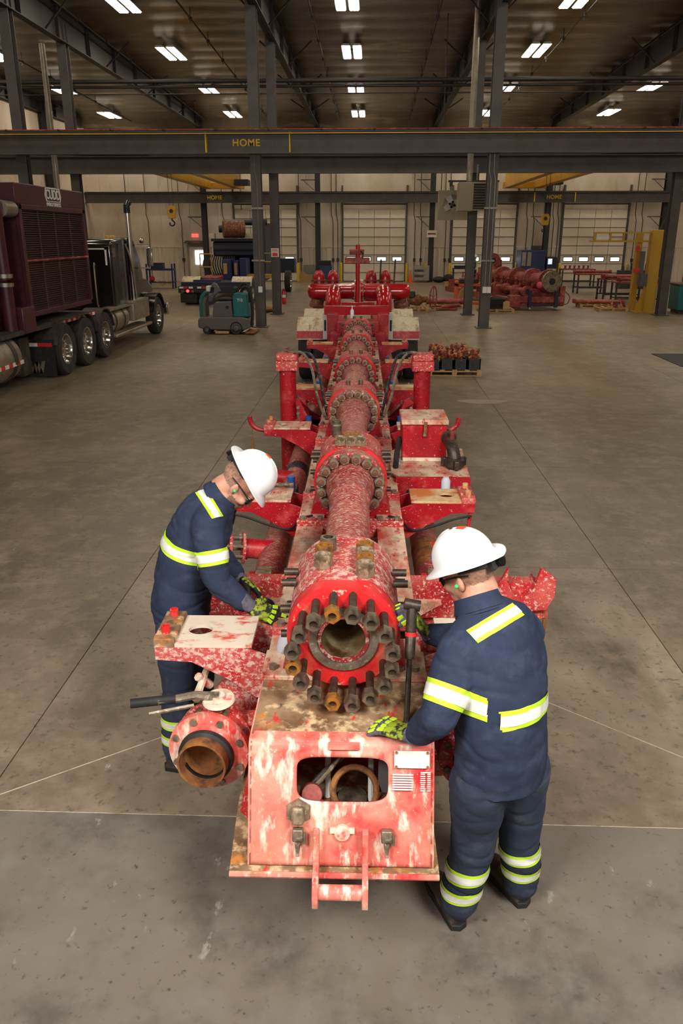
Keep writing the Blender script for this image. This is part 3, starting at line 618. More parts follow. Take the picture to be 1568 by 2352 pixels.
MB().cyl((.04, 2.60, .565), (.04, 2.60, .62), .06, n=16).build('kingpin_housing', 'steel_dark', T)
# outrigger arms -----------------------------------------------------
def arm(k, s, v, z, reach, top, hookend=False, name='outrigger_arm', w=.28, zoff=0):
    X = lambda a: s * a
    pr = [(X(.19), z - .04), (X(.33), z - .055), (X(.45), z - .012), (X(reach), z - .012), (X(reach), z - .075), (X(reach - .16), z - .085), (X(.52), z - .17), (X(.40), z - .26), (X(.2), z - .27)]
    a = MB().prism(pr, 'xz', v - w / 2, v - w / 2 + .016).prism(pr, 'xz', v + w / 2 - .016, v + w / 2).prism([(X(.2), z - .27), (X(.4), z - .26), (X(.4), z - .245), (X(.2), z - .255)], 'xz', v - w / 2, v + w / 2).build(name, 'red' if k else 'red_chalk', T, bevel=.003)
    n = 32; cx, cy = X(.66), v + .0
    def rp(t):
        c, q = cos(t), sin(t); x0, x1 = sorted((X(.41), X(reach - .09))); y0, y1 = v - w / 2, v + w / 2
        kk = min((x1 - cx) / c if c > 1e-6 else 9, (x0 - cx) / c if c < -1e-6 else 9, (y1 - cy) / q if q > 1e-6 else 9, (y0 - cy) / q if q < -1e-6 else 9); return cx + c * kk, cy + q * kk
    A = [2 * pi * i / n for i in range(n)]
    for xx in (X(.41), X(reach - .09)):
        for yy in (v - w / 2, v + w / 2):
            t = atan2(yy - cy, xx - cx) % (2 * pi); i = min(range(n), key=lambda q: abs(A[q] - t)); A[i] = t
    MB().holed([rp(t) for t in A], [(cx + .055 * cos(t), cy + .045 * sin(t)) for t in A], 'xy', z - .012, z + .004).build('top_plate', top, a)
    e = MB().boxb(*sorted((X(reach - .09), X(reach + .005))), v - w / 2, v + w / 2, z - .02, z + .028).build('end_block', 'red_dusty' if k else 'deck_mud', a, bevel=.006)
    for dv in (-.075, .09): MB().lathe((X(reach - .04), v + dv, z + .026), (0, 0, 1), [(.02, 0), (.02, .035), (.012, .035), (.012, .01), (0, .01)], 14).build('pin_sleeve', 'red_fresh_lit' if k == 0 else 'deck_orange', e)
    if hookend:
        MB().tube([(X(reach - .02), v - .05, z - .045), (X(reach + .07), v - .05, z - .03), (X(reach + .13), v - .05, z + .02), (X(reach + .145), v - .05, z + .09)], [.02, .022, .024, .022], 8, 3).build('hook', 'red', a)
        MB().tube([(X(reach + .12), v - .05, z + .02), (X(reach + .125), v - .06, z - .13)], .003, 5).cyl((X(reach + .125), v - .06, z - .13), (X(reach + .127), v - .06, z - .28), .011, n=8).build('tethered_pin', 'rust', a)
    return a
tops = ['plate_white', 'deck_orange', 'red_top', 'deck_orange', 'deck_orange', 'deck_orange']
for k, rv in enumerate(RING):
    for s in (-1, 1):
        arm(k, s, rv + .43, 1.05, .84 if k else .84, (tops[k] if not (k == 1 and s < 0) else 'red_top'), hookend=(k == 2))
# fork channel behind the front arms
for s in (-1, 1):
    L0, L1 = (.34, 1.08) if s > 0 else (.34, .80)
    a = MB().boxb(*sorted((s * L0, s * L1)), 3.84, 3.856, .80, .985).boxb(*sorted((s * L0, s * L1)), 3.84, 3.93, .985, 1.0).boxb(*sorted((s * L0, s * L1)), 3.84, 3.93, .79, .80).build('fork_channel', 'red_dusty', T)
    MB().prism([(s * .34, .80), (s * .34, .9), (s * .5, .9)], 'xz', 3.78, 3.84).build('gusset', 'red_top', a)
    if s > 0:
        pts = [(.92 + .075 * cos(t), 1.0 + .075 * sin(t)) for t in [pi + pi * i / 10 for i in range(11)]]
        MB().prism([(.80, .83), (1.06, .86), (1.10, .94), (1.10, 1.04), (1.02, 1.10)] + [(x, z + .02) for x, z in reversed(pts)] + [(.845, 1.10), (.80, 1.0)], 'xz', 3.80, 3.84).build('fork_end', 'red_dusty', a, bevel=.004)
        MB().lathe((.92, 3.8, 1.02), (0, 1, 0), [(.078, 0), (.078, .13), (.07, .13), (.07, 0)], 14, True, pi * .5, pi * 1.5).build('cradle', 'red_dusty', a)
        MB().tube([(1.06, 3.82, .88), (1.062, 3.82, .8)], .003, 5).cyl((1.062, 3.82, .8), (1.06, 3.82, .68), .011, n=8).build('tethered_pin', 'rust', a)
# low pressure side pipes with branch outlets ------------------------
for s in (-1, 1):
    MB().lathe((s * .53, 3.55, .65), (0, 1, 0), [(.1, 0), (.1, .9), (.106, .92), (.106, .96), (.1, .98), (.1, 3.6), (.106, 3.62), (.1, 3.66), (.1, 11.3)], 28).build('side_pipe', 'red_pipe', T)
    if s > 0: lab(MB().lathe((s * .53, 4.75, .65), (0, 1, 0), [(.1, 0), (.104, .02), (.104, .4), (.1, .42)], 28).build('pipe_sleeve', 'rust', T), 'dark brown band on the side pipe')
    else: MB().lathe((s * .53, 6.9, .65), (0, 1, 0), [(.1, 0), (.104, .02), (.104, .2), (.1, .22)], 28).build('pipe_sleeve', 'hose', T)
    for j, v in enumerate((5.05, 6.75, 8.8, 10.9)):
        br = MB().cyl((s * .53, v, .68), (s * .75, v - .05, .72), .07, n=18).build('branch_pipe', 'red', T)
        for t in (.0, .09):
            MB().lathe((s * (.73 + t), v - .045 - t * .2, .715), (s, -.2, .12), [(.045, 0), (.11, 0), (.11, .018), (.045, .018)], 20, True).build('branch_flange', 'red_dusty' if j == 0 or t == 0 else 'blue_cap', br)
        for i in range(8):
            a = 2 * pi * i / 8 + .3; c = Vector((s * .72, v - .045, .715)) + Vector((0, cos(a), sin(a))) * .092
            MB().cyl(c, c + Vector((s * .15, -.03, .015)), .01, n=6).build('flange_bolt', 'steel_worn', br)
        lv = MB().lathe((s * .86, v - .08, .73), (s, -.2, .12), [(.05, 0), (.05, .05), (.03, .08), (0, .08)], 14).build('branch_cap', 'steel_worn', br)
        if s > 0: MB().cyl((.8, v, .80), (.82, v + .02, 1.02), .012, n=8).build('valve_lever', 'red', br)
    for j, v in enumerate((3.72,)):
        MB().tube([(s * .53, 3.6, .66), (s * .53, 3.5, .64), (s * .5, 3.42, .58), (s * .46, 3.38, .48), (s * .46, 3.36, .2)], .1, 20, 4).build('pipe_elbow', 'red_pipe', T)
    MB().lathe((s * .52, 3.95, .62), (0, 0, 1), [(.115, 0), (.115, .12), (.09, .16), (.09, .17)], 22).build('drain_stub', 'red_dusty', T)
    for v in (4.45,):
        q = MB().boxb(s * .53 - .05, s * .53 + .05, v - .05, v + .05, .72, .80).build('pipe_clamp', 'nut_dusty', T, bevel=.008)
        MB().cyl((s * .62, v, .76), (s * .44, v, .76), .025, n=8).build('clamp_nut', 'red', q)
# front butterfly valve, driver's side -------------------------------
def front_valve(s, handle):
    c = Vector((s * .565, 2.79, .70)); ax = Vector((s * .10, -1, .06)).normalized()
    P = lambda t: c + ax * t
    V = MB().lathe(P(-.10), ax, [(.10, 0), (.165, 0), (.165, .03), (.15, .03), (.15, .075), (.1, .075)], 36).build('butterfly_valve', 'red_dusty', T, 30)
    fl = MB().lathe(P(0), ax, [(.098, 0), (.172, 0), (.172, .028), (.13, .034), (.118, .05), (.098, .05)], 40, True).build('valve_flange', 'red_box' if s < 0 else 'red_dusty', V, 30)
    sp_ = MB().lathe(P(.045), ax, [(.112, 0), (.118, .01), (.116, .03), (.104, .04), (.1, .0)], 36, True).build('rubber_seal', 'black_rubber', V)
    MB().lathe(P(-.02), ax, [(.103, 0), (.103, .155), (.094, .155), (.094, 0)], 40, True).build('pipe_stub', 'rust', V)
    MB().lathe(P(.0), ax, [(.0, 0), (.094, 0), (.094, .006), (0, .006)], 36).build('valve_disc', 'rust', V)
    MB().lathe(P(.07), ax, [(.094, 0), (.086, .002), (.086, .012), (.094, .014)], 30, True, pi * .62, pi * 1.38).build('seat_lip', 'black_gloss', V)
    u = ax.orthogonal().normalized(); w = ax.cross(u)
    for i in range(8):
        a = 2 * pi * (i + .5) / 8; q = P(.02) + (u * cos(a) + w * sin(a)) * .148
        MB().cyl(q - ax * .13, q + ax * .022, .015, n=8).build('flange_bolt', 'steel_worn', V)
    if handle:
        t = c + Vector((.035, .07, .185))
        MB().cyl(c + Vector((.03, .06, .1)), t, .022, n=12).build('valve_stem', 'nut_dusty', V)
        MB().lathe(t, (-.05, -.12, 1), [(.065, 0), (.07, .006), (.065, .014), (.03, .016), (.028, .03), (0, .03)], 24).build('stop_plate', 'plate_white', V)
        hd = [t + Vector((0, 0, .02)), t + Vector((-.1, -.005, .03)), t + Vector((-.18, -.02, .02)), t + Vector((-.25, -.04, .02))]
        MB().tube(hd, [.022, .018, .017, .017], 8).build('lever', 'steel_worn', V)
        MB().cyl(hd[2], t + Vector((-.36, -.06, .02)), .02, n=14).build('lever_grip', 'black_rubber', V)
        MB().tube([hd[1] + Vector((0, -.03, -.03)), hd[3] + Vector((-.03, -.04, -.035))], .009, 6).build('lever_trigger', 'steel_worn', V)
    MB().tube([P(-.09), P(-.2), P(-.34) + Vector((-s * .02, 0, .03)), P(-.46) + Vector((-s * .09, 0, .07)), P(-.5) + Vector((-s * .22, .0, .09)), P(-.5) + Vector((-s * .36, 0, .09))], .112, 24, 4).build('inlet_elbow', 'red_chalk', V)
    MB().prism([(2.8, .8), (2.95, .8), (2.9, .55)], 'yz', s * .36 - .01, s * .36 + .01).build('stay', 'red_dusty', V)
    MB().box(c + Vector((-s * .14, .12, .07)), (.16, .10, .012)).build('mount_tab', 'red_dusty', V)
front_valve(-1, True); front_valve(1, False)
lab(MB().prism([(-.345, .55), (-.40, .62), (-.345, .66)], 'xz', 2.5, 2.9).build('corner_gusset', 'red_dusty', T), 'red triangular gusset')
MB().tube([(-.62, 3.12, .80), (-.66, 3.06, .88)], .02, 8).tube([(-.625, 3.15, .9), (-.66, 2.98, .81)], [.014, .02], 8).build('second_valve_lever', 'plate_white', T)
# toolbox shelf ------------------------------------------------------
pl = MB().prism([(.30, 5.72), (.36, 5.62), (.88, 5.62), (.92, 6.45), (.36, 6.45), (.30, 6.3)], 'xy', 1.035, 1.05).build('shelf', 'red_top', T)
MB().prism([(.30, .80), (.42, .80), (.42, .92), (.68, .92), (.70, .97), (.885, .97), (.885, 1.05), (.33, 1.05)], 'xz', 5.61, 5.625).build('shelf_apron', 'red', pl)
MB().lathe((.70, 5.60, .93), (0, 0, 1), [(.035, 0), (.035, .1), (.02, .125), (0, .13)], 14, a0=0).build('hose_plug', 'grey_rag', pl)
tb = MB().boxb(.395, .745, 6.07, 6.45, 1.075, 1.35).build('tool_box', 'red', T, bevel=.006)
MB().boxb(.385, .755, 6.05, 6.46, 1.345, 1.385).build('box_lid', 'red_top', tb, bevel=.006)
MB().boxb(.56, .585, 6.035, 6.05, 1.27, 1.37).build('hasp', 'rust', tb); MB().cyl((.57, 6.035, 1.26), (.57, 6.035, 1.285), .014, n=8).build('padlock', 'nut_dusty', tb)
MB().boxb(.40, .74, 6.06, 6.44, 1.05, 1.076).build('box_skid', 'plate_white', tb)
MB().tube([(.38, 6.2, 1.2), (.35, 6.0, 1.12), (.33, 5.8, 1.0), (.31, 5.7, .85)], .022, 8, 4).build('harness', 'black_rubber', T)
MB().tube([(.37, 6.0, 1.05), (.34, 5.8, 1.0), (.3, 5.6, .92)], .01, 6, 4).build('harness_wire', 'grey_rag', T)
# landing posts with hoses -------------------------------------------
for s in (-1, 1):
    p = MB().lathe((s * .685, 8.0, .02), (0, 0, 1), [(.15, 0), (.15, .02), (.085, .03), (.085, 1.48)], 24).build('landing_post', 'red', T)
    MB().boxb(s * .685 - .11, s * .685 + .11, 7.9, 8.12, 1.46, 1.56).build('post_head', 'red_dusty', p, bevel=.008)
    MB().boxb(s * .685 - .105, s * .685 + .105, 7.905, 8.115, 1.56, 1.63).build('post_cap', 'red_dusty', p, bevel=.012)
    MB().prism([(s * .34, .98), (s * .55, .98), (s * .60, 1.16), (s * .56, 1.2), (s * .5, 1.17), (s * .36, .8)], 'xz', 7.82, 7.92).build('post_bracket', 'red', p, bevel=.005)
    MB().boxb(*sorted((s * .3, s * .7)), 7.95, 8.1, .75, .95).build('post_crossbeam', 'red', p)
    for z in (1.05, 1.11): MB().cyl((s * .57, 7.8, z), (s * .57, 7.83, z), .018, n=6).build('bracket_bolt', 'steel_worn', p)
    MB().tube([(s * .62, 7.95, 1.64), (s * .52, 7.9, 1.64), (s * .42, 7.7, 1.52), (s * .36, 7.5, 1.3), (s * .28, 7.35, 1.12)], .014, 8, 5).build('hydraulic_hose', 'steel_worn', T)
    MB().tube([(s * .55, 8.1, 1.62), (s * .44, 8.05, 1.6), (s * .36, 7.85, 1.45), (s * .3, 7.65, 1.22), (s * .26, 7.5, 1.1)], .014, 8, 5).build('hydraulic_hose', 'hose', T)
for i in range(5): MB().tube([(-.685 + .03 * cos(a * 2.5), 8.0 + .03 * sin(a * 2.5), 1.63 + .012 * a) for a in range(6)], .005, 5).build('breather_spring', 'rusty_red', T) if i == 0 else None
# black wires along the arms of the second block
for s in (-1, 1): MB().tube([(s * .82, 5.03, .955), (s * .7, 5.025, .93), (s * .58, 5.022, .885), (s * .42, 5.02, .85), (s * .33, 4.9, .97), (s * .25, 4.8, 1.03)], .009, 6, 4).build('arm_cable', 'black_rubber', T)
# small actuators between the arms
for rv in RING[1:5]:
    for s in (-1, 1):
        q = MB().boxb(s * .46 - .05, s * .46 + .05, rv + .85, rv + .98, .8, .95).build('actuator', 'blue_dark', T, bevel=.01)
        MB().cyl((s * .46, rv + .92, .95), (s * .46, rv + .92, 1.03), .03, n=10).build('actuator_cap', 'blue_cap', q)
        MB().cyl((s * .60, rv + 1.0, .75), (s * .68, rv + 1.0, .92), .04, n=10).build('actuator_ram', 'rusty_brown', q)
# rear deck, axles, fenders, tyres -----------------------------------
for s in (-1, 1):
    MB().boxb(*sorted((s * .30, s * .48)), 14.0, 20.6, .75, 1.12).build('rear_rail', 'red', T, bevel=.01)
    MB().boxb(*sorted((s * .36, s * .56)), 14.55, 14.75, .6, 1.40).build('rear_upright', 'red', T, bevel=.01)
    lab(MB().boxb(*sorted((s * .575, s * .66)), 15.1, 15.25, .9, 1.38).build('marker_board', 'white_paint', T), 'white marker board with black print')
    MB().boxb(*sorted((s * .60, s * .635)), 15.09, 15.1, 1.05, 1.25).build('marker_print', 'black_rubber', T)
    for av in (16.0, 17.9):
        arcp = [(av + .6 * cos(t), .56 + .66 * sin(t)) for t in [pi * (.14 + .72 * i / 18) for i in range(19)]]
        arcq = [(av + .585 * cos(t), .56 + .645 * sin(t)) for t in [pi * (.14 + .72 * i / 18) for i in range(19)]]
        f = MB().prism(arcp + arcq[::-1], 'yz', *sorted((s * .6, s * 1.19))).build('fender', 'fender', T)
        MB().prism([(av - .62, .88), (av - .595, .88), (av - .56, 1.0), (av - .58, 1.01)], 'yz', *sorted((s * .6, s * 1.18))).build('fender_strip', 'red', f)
        for tx in ((.63, .88), (.92, 1.17)):
            t = MB().lathe((s * tx[0], av, .53), (s, 0, 0), [(.28, 0), (.48, 0), (.52, .03), (.525, .06), (.525, .19), (.52, .22), (.48, .25), (.28, .25)], 40, True).build('tyre', 'tyre', T)
            for i in range(5): MB().lathe((s * (tx[0] + .05 + .035 * i), av, .53), (s, 0, 0), [(.527, 0), (.527, .008)], 40).build('tread_rib', 'black_rubber', t)
            MB().lathe((s * (tx[0] + .02), av, .53), (s, 0, 0), [(0, .0), (.28, 0), (.275, .2), (.12, .12), (0, .12)], 24).build('wheel_rim', 'aluminium', t)
    MB().tube([(s * .56, 18.95, 1.52), (s * .56, 18.3, 1.54), (s * .56, 17.85, 1.44), (s * .56, 17.7, 1.1)], .17, 24, 5).build('rear_elbow', 'red_clean', T)
    h = MB().lathe((s * .10, 19.0, 1.52), (s, 0, 0), [(.19, 0), (.19, .06), (.175, .07), (.175, .9), (.17, 1.0), (.13, 1.07), (0, 1.1)], 28).build('header_pipe', 'red_clean', T)
    MB().lathe((s * .04, 19.0, 1.52), (s, 0, 0), [(.1, 0), (.26, 0), (.26, .05), (.1, .05)], 24).build('header_flange', 'red_clean', h)
    for i in range(10):
        a = 2 * pi * i / 10; MB().cyl((s * .03, 19 + .23 * cos(a), 1.52 + .23 * sin(a)), (s * .12, 19 + .23 * cos(a), 1.52 + .23 * sin(a)), .02, n=6).build('flange_bolt', 'steel_worn', h)
    MB().lathe((s * .95, 19.0, 1.35), (s * .3, .2, -1), [(.15, 0), (.15, .1), (.17, .12), (.17, .2), (0, .2)], 18).build('header_outlet', 'rusty_brown', h)
    for cx in ((.65, 1.0) if s < 0 else (.3, .65)):
        q = MB().lathe((s * cx, 20.4, 1.2), (0, 0, 1), [(.17, 0), (.17, .06), (.14, .08), (.14, .55), (.12, .66), (.07, .73), (0, .74)], 20).build('standpipe', 'red_clean', T)
        MB().lathe((s * cx, 20.4, 1.68), (0, 0, 1), [(.12, 0), (.19, 0), (.19, .03), (.12, .03)], 16, True).build('standpipe_flange', 'rusty_red', q)
        if s > 0: MB().tube([(s * cx + .22, 20.3, 1.5), (s * cx + .22, 20.3, 1.75), (s * cx + .24, 20.3, 2.2)], .02, 6).build('standpipe_lever', 'hose', q)
MB().boxb(-.62, .575, 14.75, 15.0, 1.38, 1.53).build('rear_bolster', 'red_clean', T, bevel=.01)
for s in (-1, 1): MB().boxb(s * .27 - .1, s * .27 + .1, 14.2, 14.9, .7, 1.3).build('bolster_gusset', 'red', T, bevel=.01)
MB().boxb(-.36, .34, 17.0, 17.2, 1.22, 1.42).build('mast_crossbeam', 'red_clean', T, bevel=.01)
for v in (16.0, 17.9): MB().cyl((-.65, v, .53), (.65, v, .53), .07, n=12).build('axle', 'chassis', T)
ms = MB().cyl((-.02, 17.1, 1.4), (-.02, 17.1, 2.57), .045, n=14).build('mast', 'red_clean', T)
MB().boxb(-.29, .23, 17.05, 17.15, 2.2, 2.32).build('mast_arm', 'rusty_red', ms, bevel=.01)
MB().boxb(-.19, .11, 17.05, 17.15, 2.38, 2.48).build('mast_arm', 'rusty_red', ms, bevel=.01)
MB().tube([(.03, 17.05, 2.45), (.08, 17.05, 2.4), (.08, 17.05, 2.3)], .012, 6, 3).build('mast_cable', 'black_rubber', ms)
# ---------------- loose things lying on the trailer
def on_tr(o, u, v, z, rz=0): o.location = m2w(u, v, z); o.rotation_euler = (0, 0, DM + rz); return o
LN = [nut_mesh('loose_nut', mm, .068, .06, .022) for mm in ('nut_dusty', 'nut_orange')]
TOP0 = AX + FLAT + .002
def loose(u, v, z, label, group, k=0, h=None):
    o = put('loose_nut', LN[k]); o.location = m2w(u, v, z + .053); o.rotation_euler = (-pi / 2, 0, random.uniform(0, 1)); tag(o, label, 'nut', group); return o
for i, v in enumerate((2.98, 3.08)): loose(-.088, v, TOP0, 'loose hex nut in the pair lying on the front block beside a blackened third nut', 'pair of loose nuts on the front block', i % 2)
o = loose(-.075, 3.17, TOP0, 'blackened loose hex nut behind the nut pair on the front block', None); o.data = nut_mesh('loose_nut', 'steel_dark', .068, .06, .022)
for i, v in enumerate((2.90, 2.97, 3.04, 3.11)): loose(.085, v, TOP0, 'rusty loose hex nut in the row of four on the front block', 'row of four loose nuts on the front block', i % 2)
for i, (u, v) in enumerate(((-.07, 4.98), (-.02, 5.06), (.0, 4.97), (.03, 5.05), (.06, 4.98))): loose(u, v, TOP0, 'loose hex nut in the heap on the second block', 'heap of loose nuts on the second block', i % 2)
bt = thing('plastic_bottle', 'small white plastic squeeze bottle standing on the rearmost pipe block', 'bottle'); on_tr(bt, -.09, 13.3, TOP0)
MB().lathe((0, 0, 0), (0, 0, 1), [(.028, 0), (.03, .01), (.03, .12), (.012, .15)], 14).build('body', 'white_plastic', bt); MB().cyl((0, 0, .15), (0, 0, .2), .01, .004, n=10).build('nozzle', 'white_plastic', bt)
tl = thing('hammer_union_elbow', 'dark rusty elbow fitting with winged union nut standing on the toolbox shelf', 'pipe fitting'); on_tr(tl, .79, 5.86, 1.05)
MB().lathe((0, 0, 0), (0, 0, 1), [(.06, 0), (.075, .02), (.075, .07), (.06, .085), (.05, .085)], 20).build('union_nut', 'steel_black', tl)
for i in range(3):
    a = 2 * pi * i / 3 + .6; MB().box((.085 * cos(a), .085 * sin(a), .045), (.045, .04, .07), Euler((0, 0, a))).build('wing', 'steel_black', tl, bevel=.008)
MB().tube([(0, .0, .07), (-.01, .02, .12), (-.02, .06, .16), (-.03, .12, .18), (-.03, .22, .19)], [.05, .05, .048, .046, .05], 18, 4).build('elbow_body', 'steel_black', tl)
MB().lathe((-.03, .2, .19), (0, 1, 0), [(.06, 0), (.06, .05), (.045, .06)], 18).build('collar', 'steel_black', tl)
MB().cyl((-.02, .08, .19), (-.02, .08, .27), .02, n=10).build('nipple', 'rusty_red', tl)
sk = thing('socket_set', 'row of dark steel impact sockets lying on the dusty arm plate beside the bent worker', 'socket tool'); on_tr(sk, -.55, 5.33, 1.054)
for i in range(4): MB().cyl((i * .035, 0, .018), (i * .035 + .033, .0, .018), .018 if i % 2 else .016, n=10).build('socket', 'steel_dark', sk)
pn = tag(MB().cyl((0, 0, .006), (.13, .01, .006), .005, n=6).build('marker_pen', 'white_paint'), 'thin white marker pen lying on the second pipe block', 'pen'); on_tr(pn, -.05, 5.2, TOP0)
nt_ = thing('impact_socket', 'tall dark socket standing at the rear of the second pipe block', 'socket tool'); on_tr(nt_, -.10, 5.22, TOP0 - .002)
MB().lathe((0, 0, 0), (0, 0, 1), [(.034, 0), (.034, .07), (.03, .075), (.03, .11), (.022, .11), (.022, .07), (0, .07)], 16).build('barrel', 'steel_dark', nt_)
MB().lathe((0, 0, .075), (0, 0, 1), [(.037, 0), (.037, .012), (.03, .012), (.03, 0)], 16, True).build('retaining_ring', 'steel_worn', nt_)
# ================================================================ the two workers
def pray(px, py):
    a = (px - 784) / FPX; b = (py - 1176) / FPX; f = cos(PITCH) - b * sin(PITCH); d = sin(PITCH) + b * cos(PITCH)
    return Vector((a * cos(YAW) - f * sin(YAW), f * cos(YAW) + a * sin(YAW), -d))
def at(px, py, Y): r = pray(px, py); return Vector((0, 0, CAMH)) + r * (Y / r.y)
def gnd(px, py, z=0): r = pray(px, py); return Vector((0, 0, CAMH)) + r * ((z - CAMH) / r.z)
def loft(m, pts, rads, side, n=20):
    pts = [Vector(p) for p in pts]; vs = []; side = Vector(side)
    for i, p in enumerate(pts):
        t = (pts[min(i + 1, len(pts) - 1)] - pts[max(i - 1, 0)]).normalized(); s = (side - t * side.dot(t)).normalized(); w = t.cross(s)
        rx, ry = rads[i] if isinstance(rads[i], tuple) else (rads[i], rads[i])
        for j in range(n): a = 2 * pi * j / n; vs.append(p + s * rx * cos(a) + w * ry * sin(a))
    k = len(pts)
    m.add(vs, [(i * n + j, i * n + (j + 1) % n, (i + 1) * n + (j + 1) % n, (i + 1) * n + j) for i in range(k - 1) for j in range(n)] + [tuple(range(n - 1, -1, -1)), tuple((k - 1) * n + j for j in range(n))]); return m
def limb(m, pts, rr, side=(0, 1, .01), n=18, smooth=4):
    p, r = catmull([Vector(q) for q in pts], list(rr), smooth); loft(m, p, r, side, n)
    m.ball(pts[0], rr[0] * .98, n, 10); m.ball(pts[-1], rr[-1] * .96, n, 10); return m
def fuse(name, m, voxel, mats, it=6, disp=None, matfn=None):
    """join overlapping shells into one continuous skin"""
    me = bpy.data.meshes.new(name); me.from_pydata(m.v, [], m.f)
    bm = bmesh.new(); bm.from_mesh(me); bmesh.ops.recalc_face_normals(bm, faces=bm.faces); bm.to_mesh(me); bm.free()
    ob = bpy.data.objects.new(name, me); COL.objects.link(ob)
    r = ob.modifiers.new('r', 'REMESH'); r.mode = 'VOXEL'; r.voxel_size = voxel
    s = ob.modifiers.new('s', 'SMOOTH'); s.factor = .5; s.iterations = it
    bpy.context.view_layer.update()
    out = bpy.data.meshes.new_from_object(ob.evaluated_get(bpy.context.evaluated_depsgraph_get()))
    bpy.data.objects.remove(ob); bpy.data.meshes.remove(me); out.name = name
    out.materials.clear()
    for q in (mats if isinstance(mats, (list, tuple)) else [mats]): out.materials.append(MATS[q])
    if disp:
        nn = [v.normal.copy() for v in out.vertices]
        for v, q in zip(out.vertices, nn): v.co = v.co + q * disp(v.co)
    for p in out.polygons:
        p.use_smooth = True; p.material_index = matfn(p.center) if matfn else 0
    out.update(); return out
def band(src, planes, off, mat, name='reflective_tape', parent=None, filt=None):
    """strip cut from a garment between planes (point, normal; keep the side the normal points to) and lifted off it"""
    bm = bmesh.new(); bm.from_mesh(src)
    for co, no in planes:
        bmesh.ops.bisect_plane(bm, geom=bm.verts[:] + bm.edges[:] + bm.faces[:], plane_co=co, plane_no=no, clear_inner=True, dist=1e-6)
    if filt: bmesh.ops.delete(bm, geom=[f for f in bm.faces if not filt(f.calc_center_median(), f.normal)], context='FACES')
    keep = []; seen = set()
    for f0 in bm.faces:          # keep the one largest connected strip
        if f0 in seen: continue
        st_ = [f0]; comp = []; seen.add(f0)
        while st_:
            f = st_.pop(); comp.append(f)
            for e_ in f.edges:
                for g_ in e_.link_faces:
                    if g_ not in seen: seen.add(g_); st_.append(g_)
        if len(comp) > len(keep): keep = comp
    ks = set(keep); bmesh.ops.delete(bm, geom=[f for f in bm.faces if f not in ks], context='FACES')
    bm.normal_update()
    for v, q in [(v, v.normal.copy()) for v in bm.verts]: v.co += q * off
    me = bpy.data.meshes.new(name); bm.to_mesh(me); bm.free(); me.materials.clear(); me.materials.append(MATS[mat])
    for p in me.polygons: p.use_smooth = True; p.material_index = 0
    return put(name, me, parent)
def slab_tape(src, c, ax, wdt, parent, filt, tilt=None):
    ax = Vector(ax).normalized(); c = Vector(c)
    t = band(src, [(c - ax * wdt / 2, ax), (c + ax * wdt / 2, -ax)], .003, 'lime', 'tape', parent, filt); s = .27
    band(src, [(c - ax * wdt * s, ax), (c + ax * wdt * s, -ax)], .0055, 'silver_tape', 'silver_stripe', t, filt)
def quad_tape(src, px, parent, filt):
    o = Vector((0, 0, CAMH))
    def pl(q):
        out = []; cen = sum((pray(*p) for p in q), Vector())
        for i in range(4):
            no = pray(*q[i]).cross(pray(*q[(i + 1) % 4])).normalized()
            out.append((o, no if no.dot(cen) > 0 else -no))
        return out
    t = band(src, pl(px), .003, 'lime', 'tape', parent, filt)
    a, b, c, d = [Vector(p) for p in px]      # a-b and d-c are the long edges
    k = .24; q = [a.lerp(d, k), b.lerp(c, k), b.lerp(c, 1 - k), a.lerp(d, 1 - k)]
    band(src, pl([tuple(p) for p in q]), .0055, 'silver_tape', 'silver_stripe', t, filt)
def frame(o, x, up):
    x = Vector(x).normalized(); z = Vector(up); z = (z - x * z.dot(x)).normalized(); y = z.cross(x)
    return Matrix(((x.x, y.x, z.x, o[0]), (x.y, y.y, z.y, o[1]), (x.z, y.z, z.z, o[2]), (0, 0, 0, 1)))
def xf(m, M): m.v = [tuple(M @ Vector(v)) for v in m.v]; return m
def head_mb():
    m = MB()
    m.ball((-.012, 0, .035), (.1, .078, .095), 20, 14); m.ball((.022, 0, -.03), (.07, .062, .075), 18, 12); m.ball((.045, 0, -.072), (.047, .045, .04), 16, 10)
    m.ball((.07, 0, -.09), (.022, .024, .02), 12, 8); m.ball((.078, 0, .018), (.02, .052, .018), 14, 8); m.ball((.092, 0, -.016), (.014, .011, .026), 10, 8); m.ball((.104, 0, -.03), (.014, .015, .012), 10, 8)
    for s in (-1, 1): m.ball((.062, s * .038, -.028), (.026, .022, .024), 12, 8)
    m.ball((.085, 0, -.058), (.014, .026, .007), 12, 8); m.ball((.083, 0, -.069), (.013, .022, .008), 12, 8)
    return m
def ears_mb(s):
    m = MB()
    if s:
        m.ball((-.002, s * .075, -.014), (.016, .010, .027), 12, 10); m.ball((-.008, s * .079, -.008), (.012, .010, .026), 12, 10)
    return m
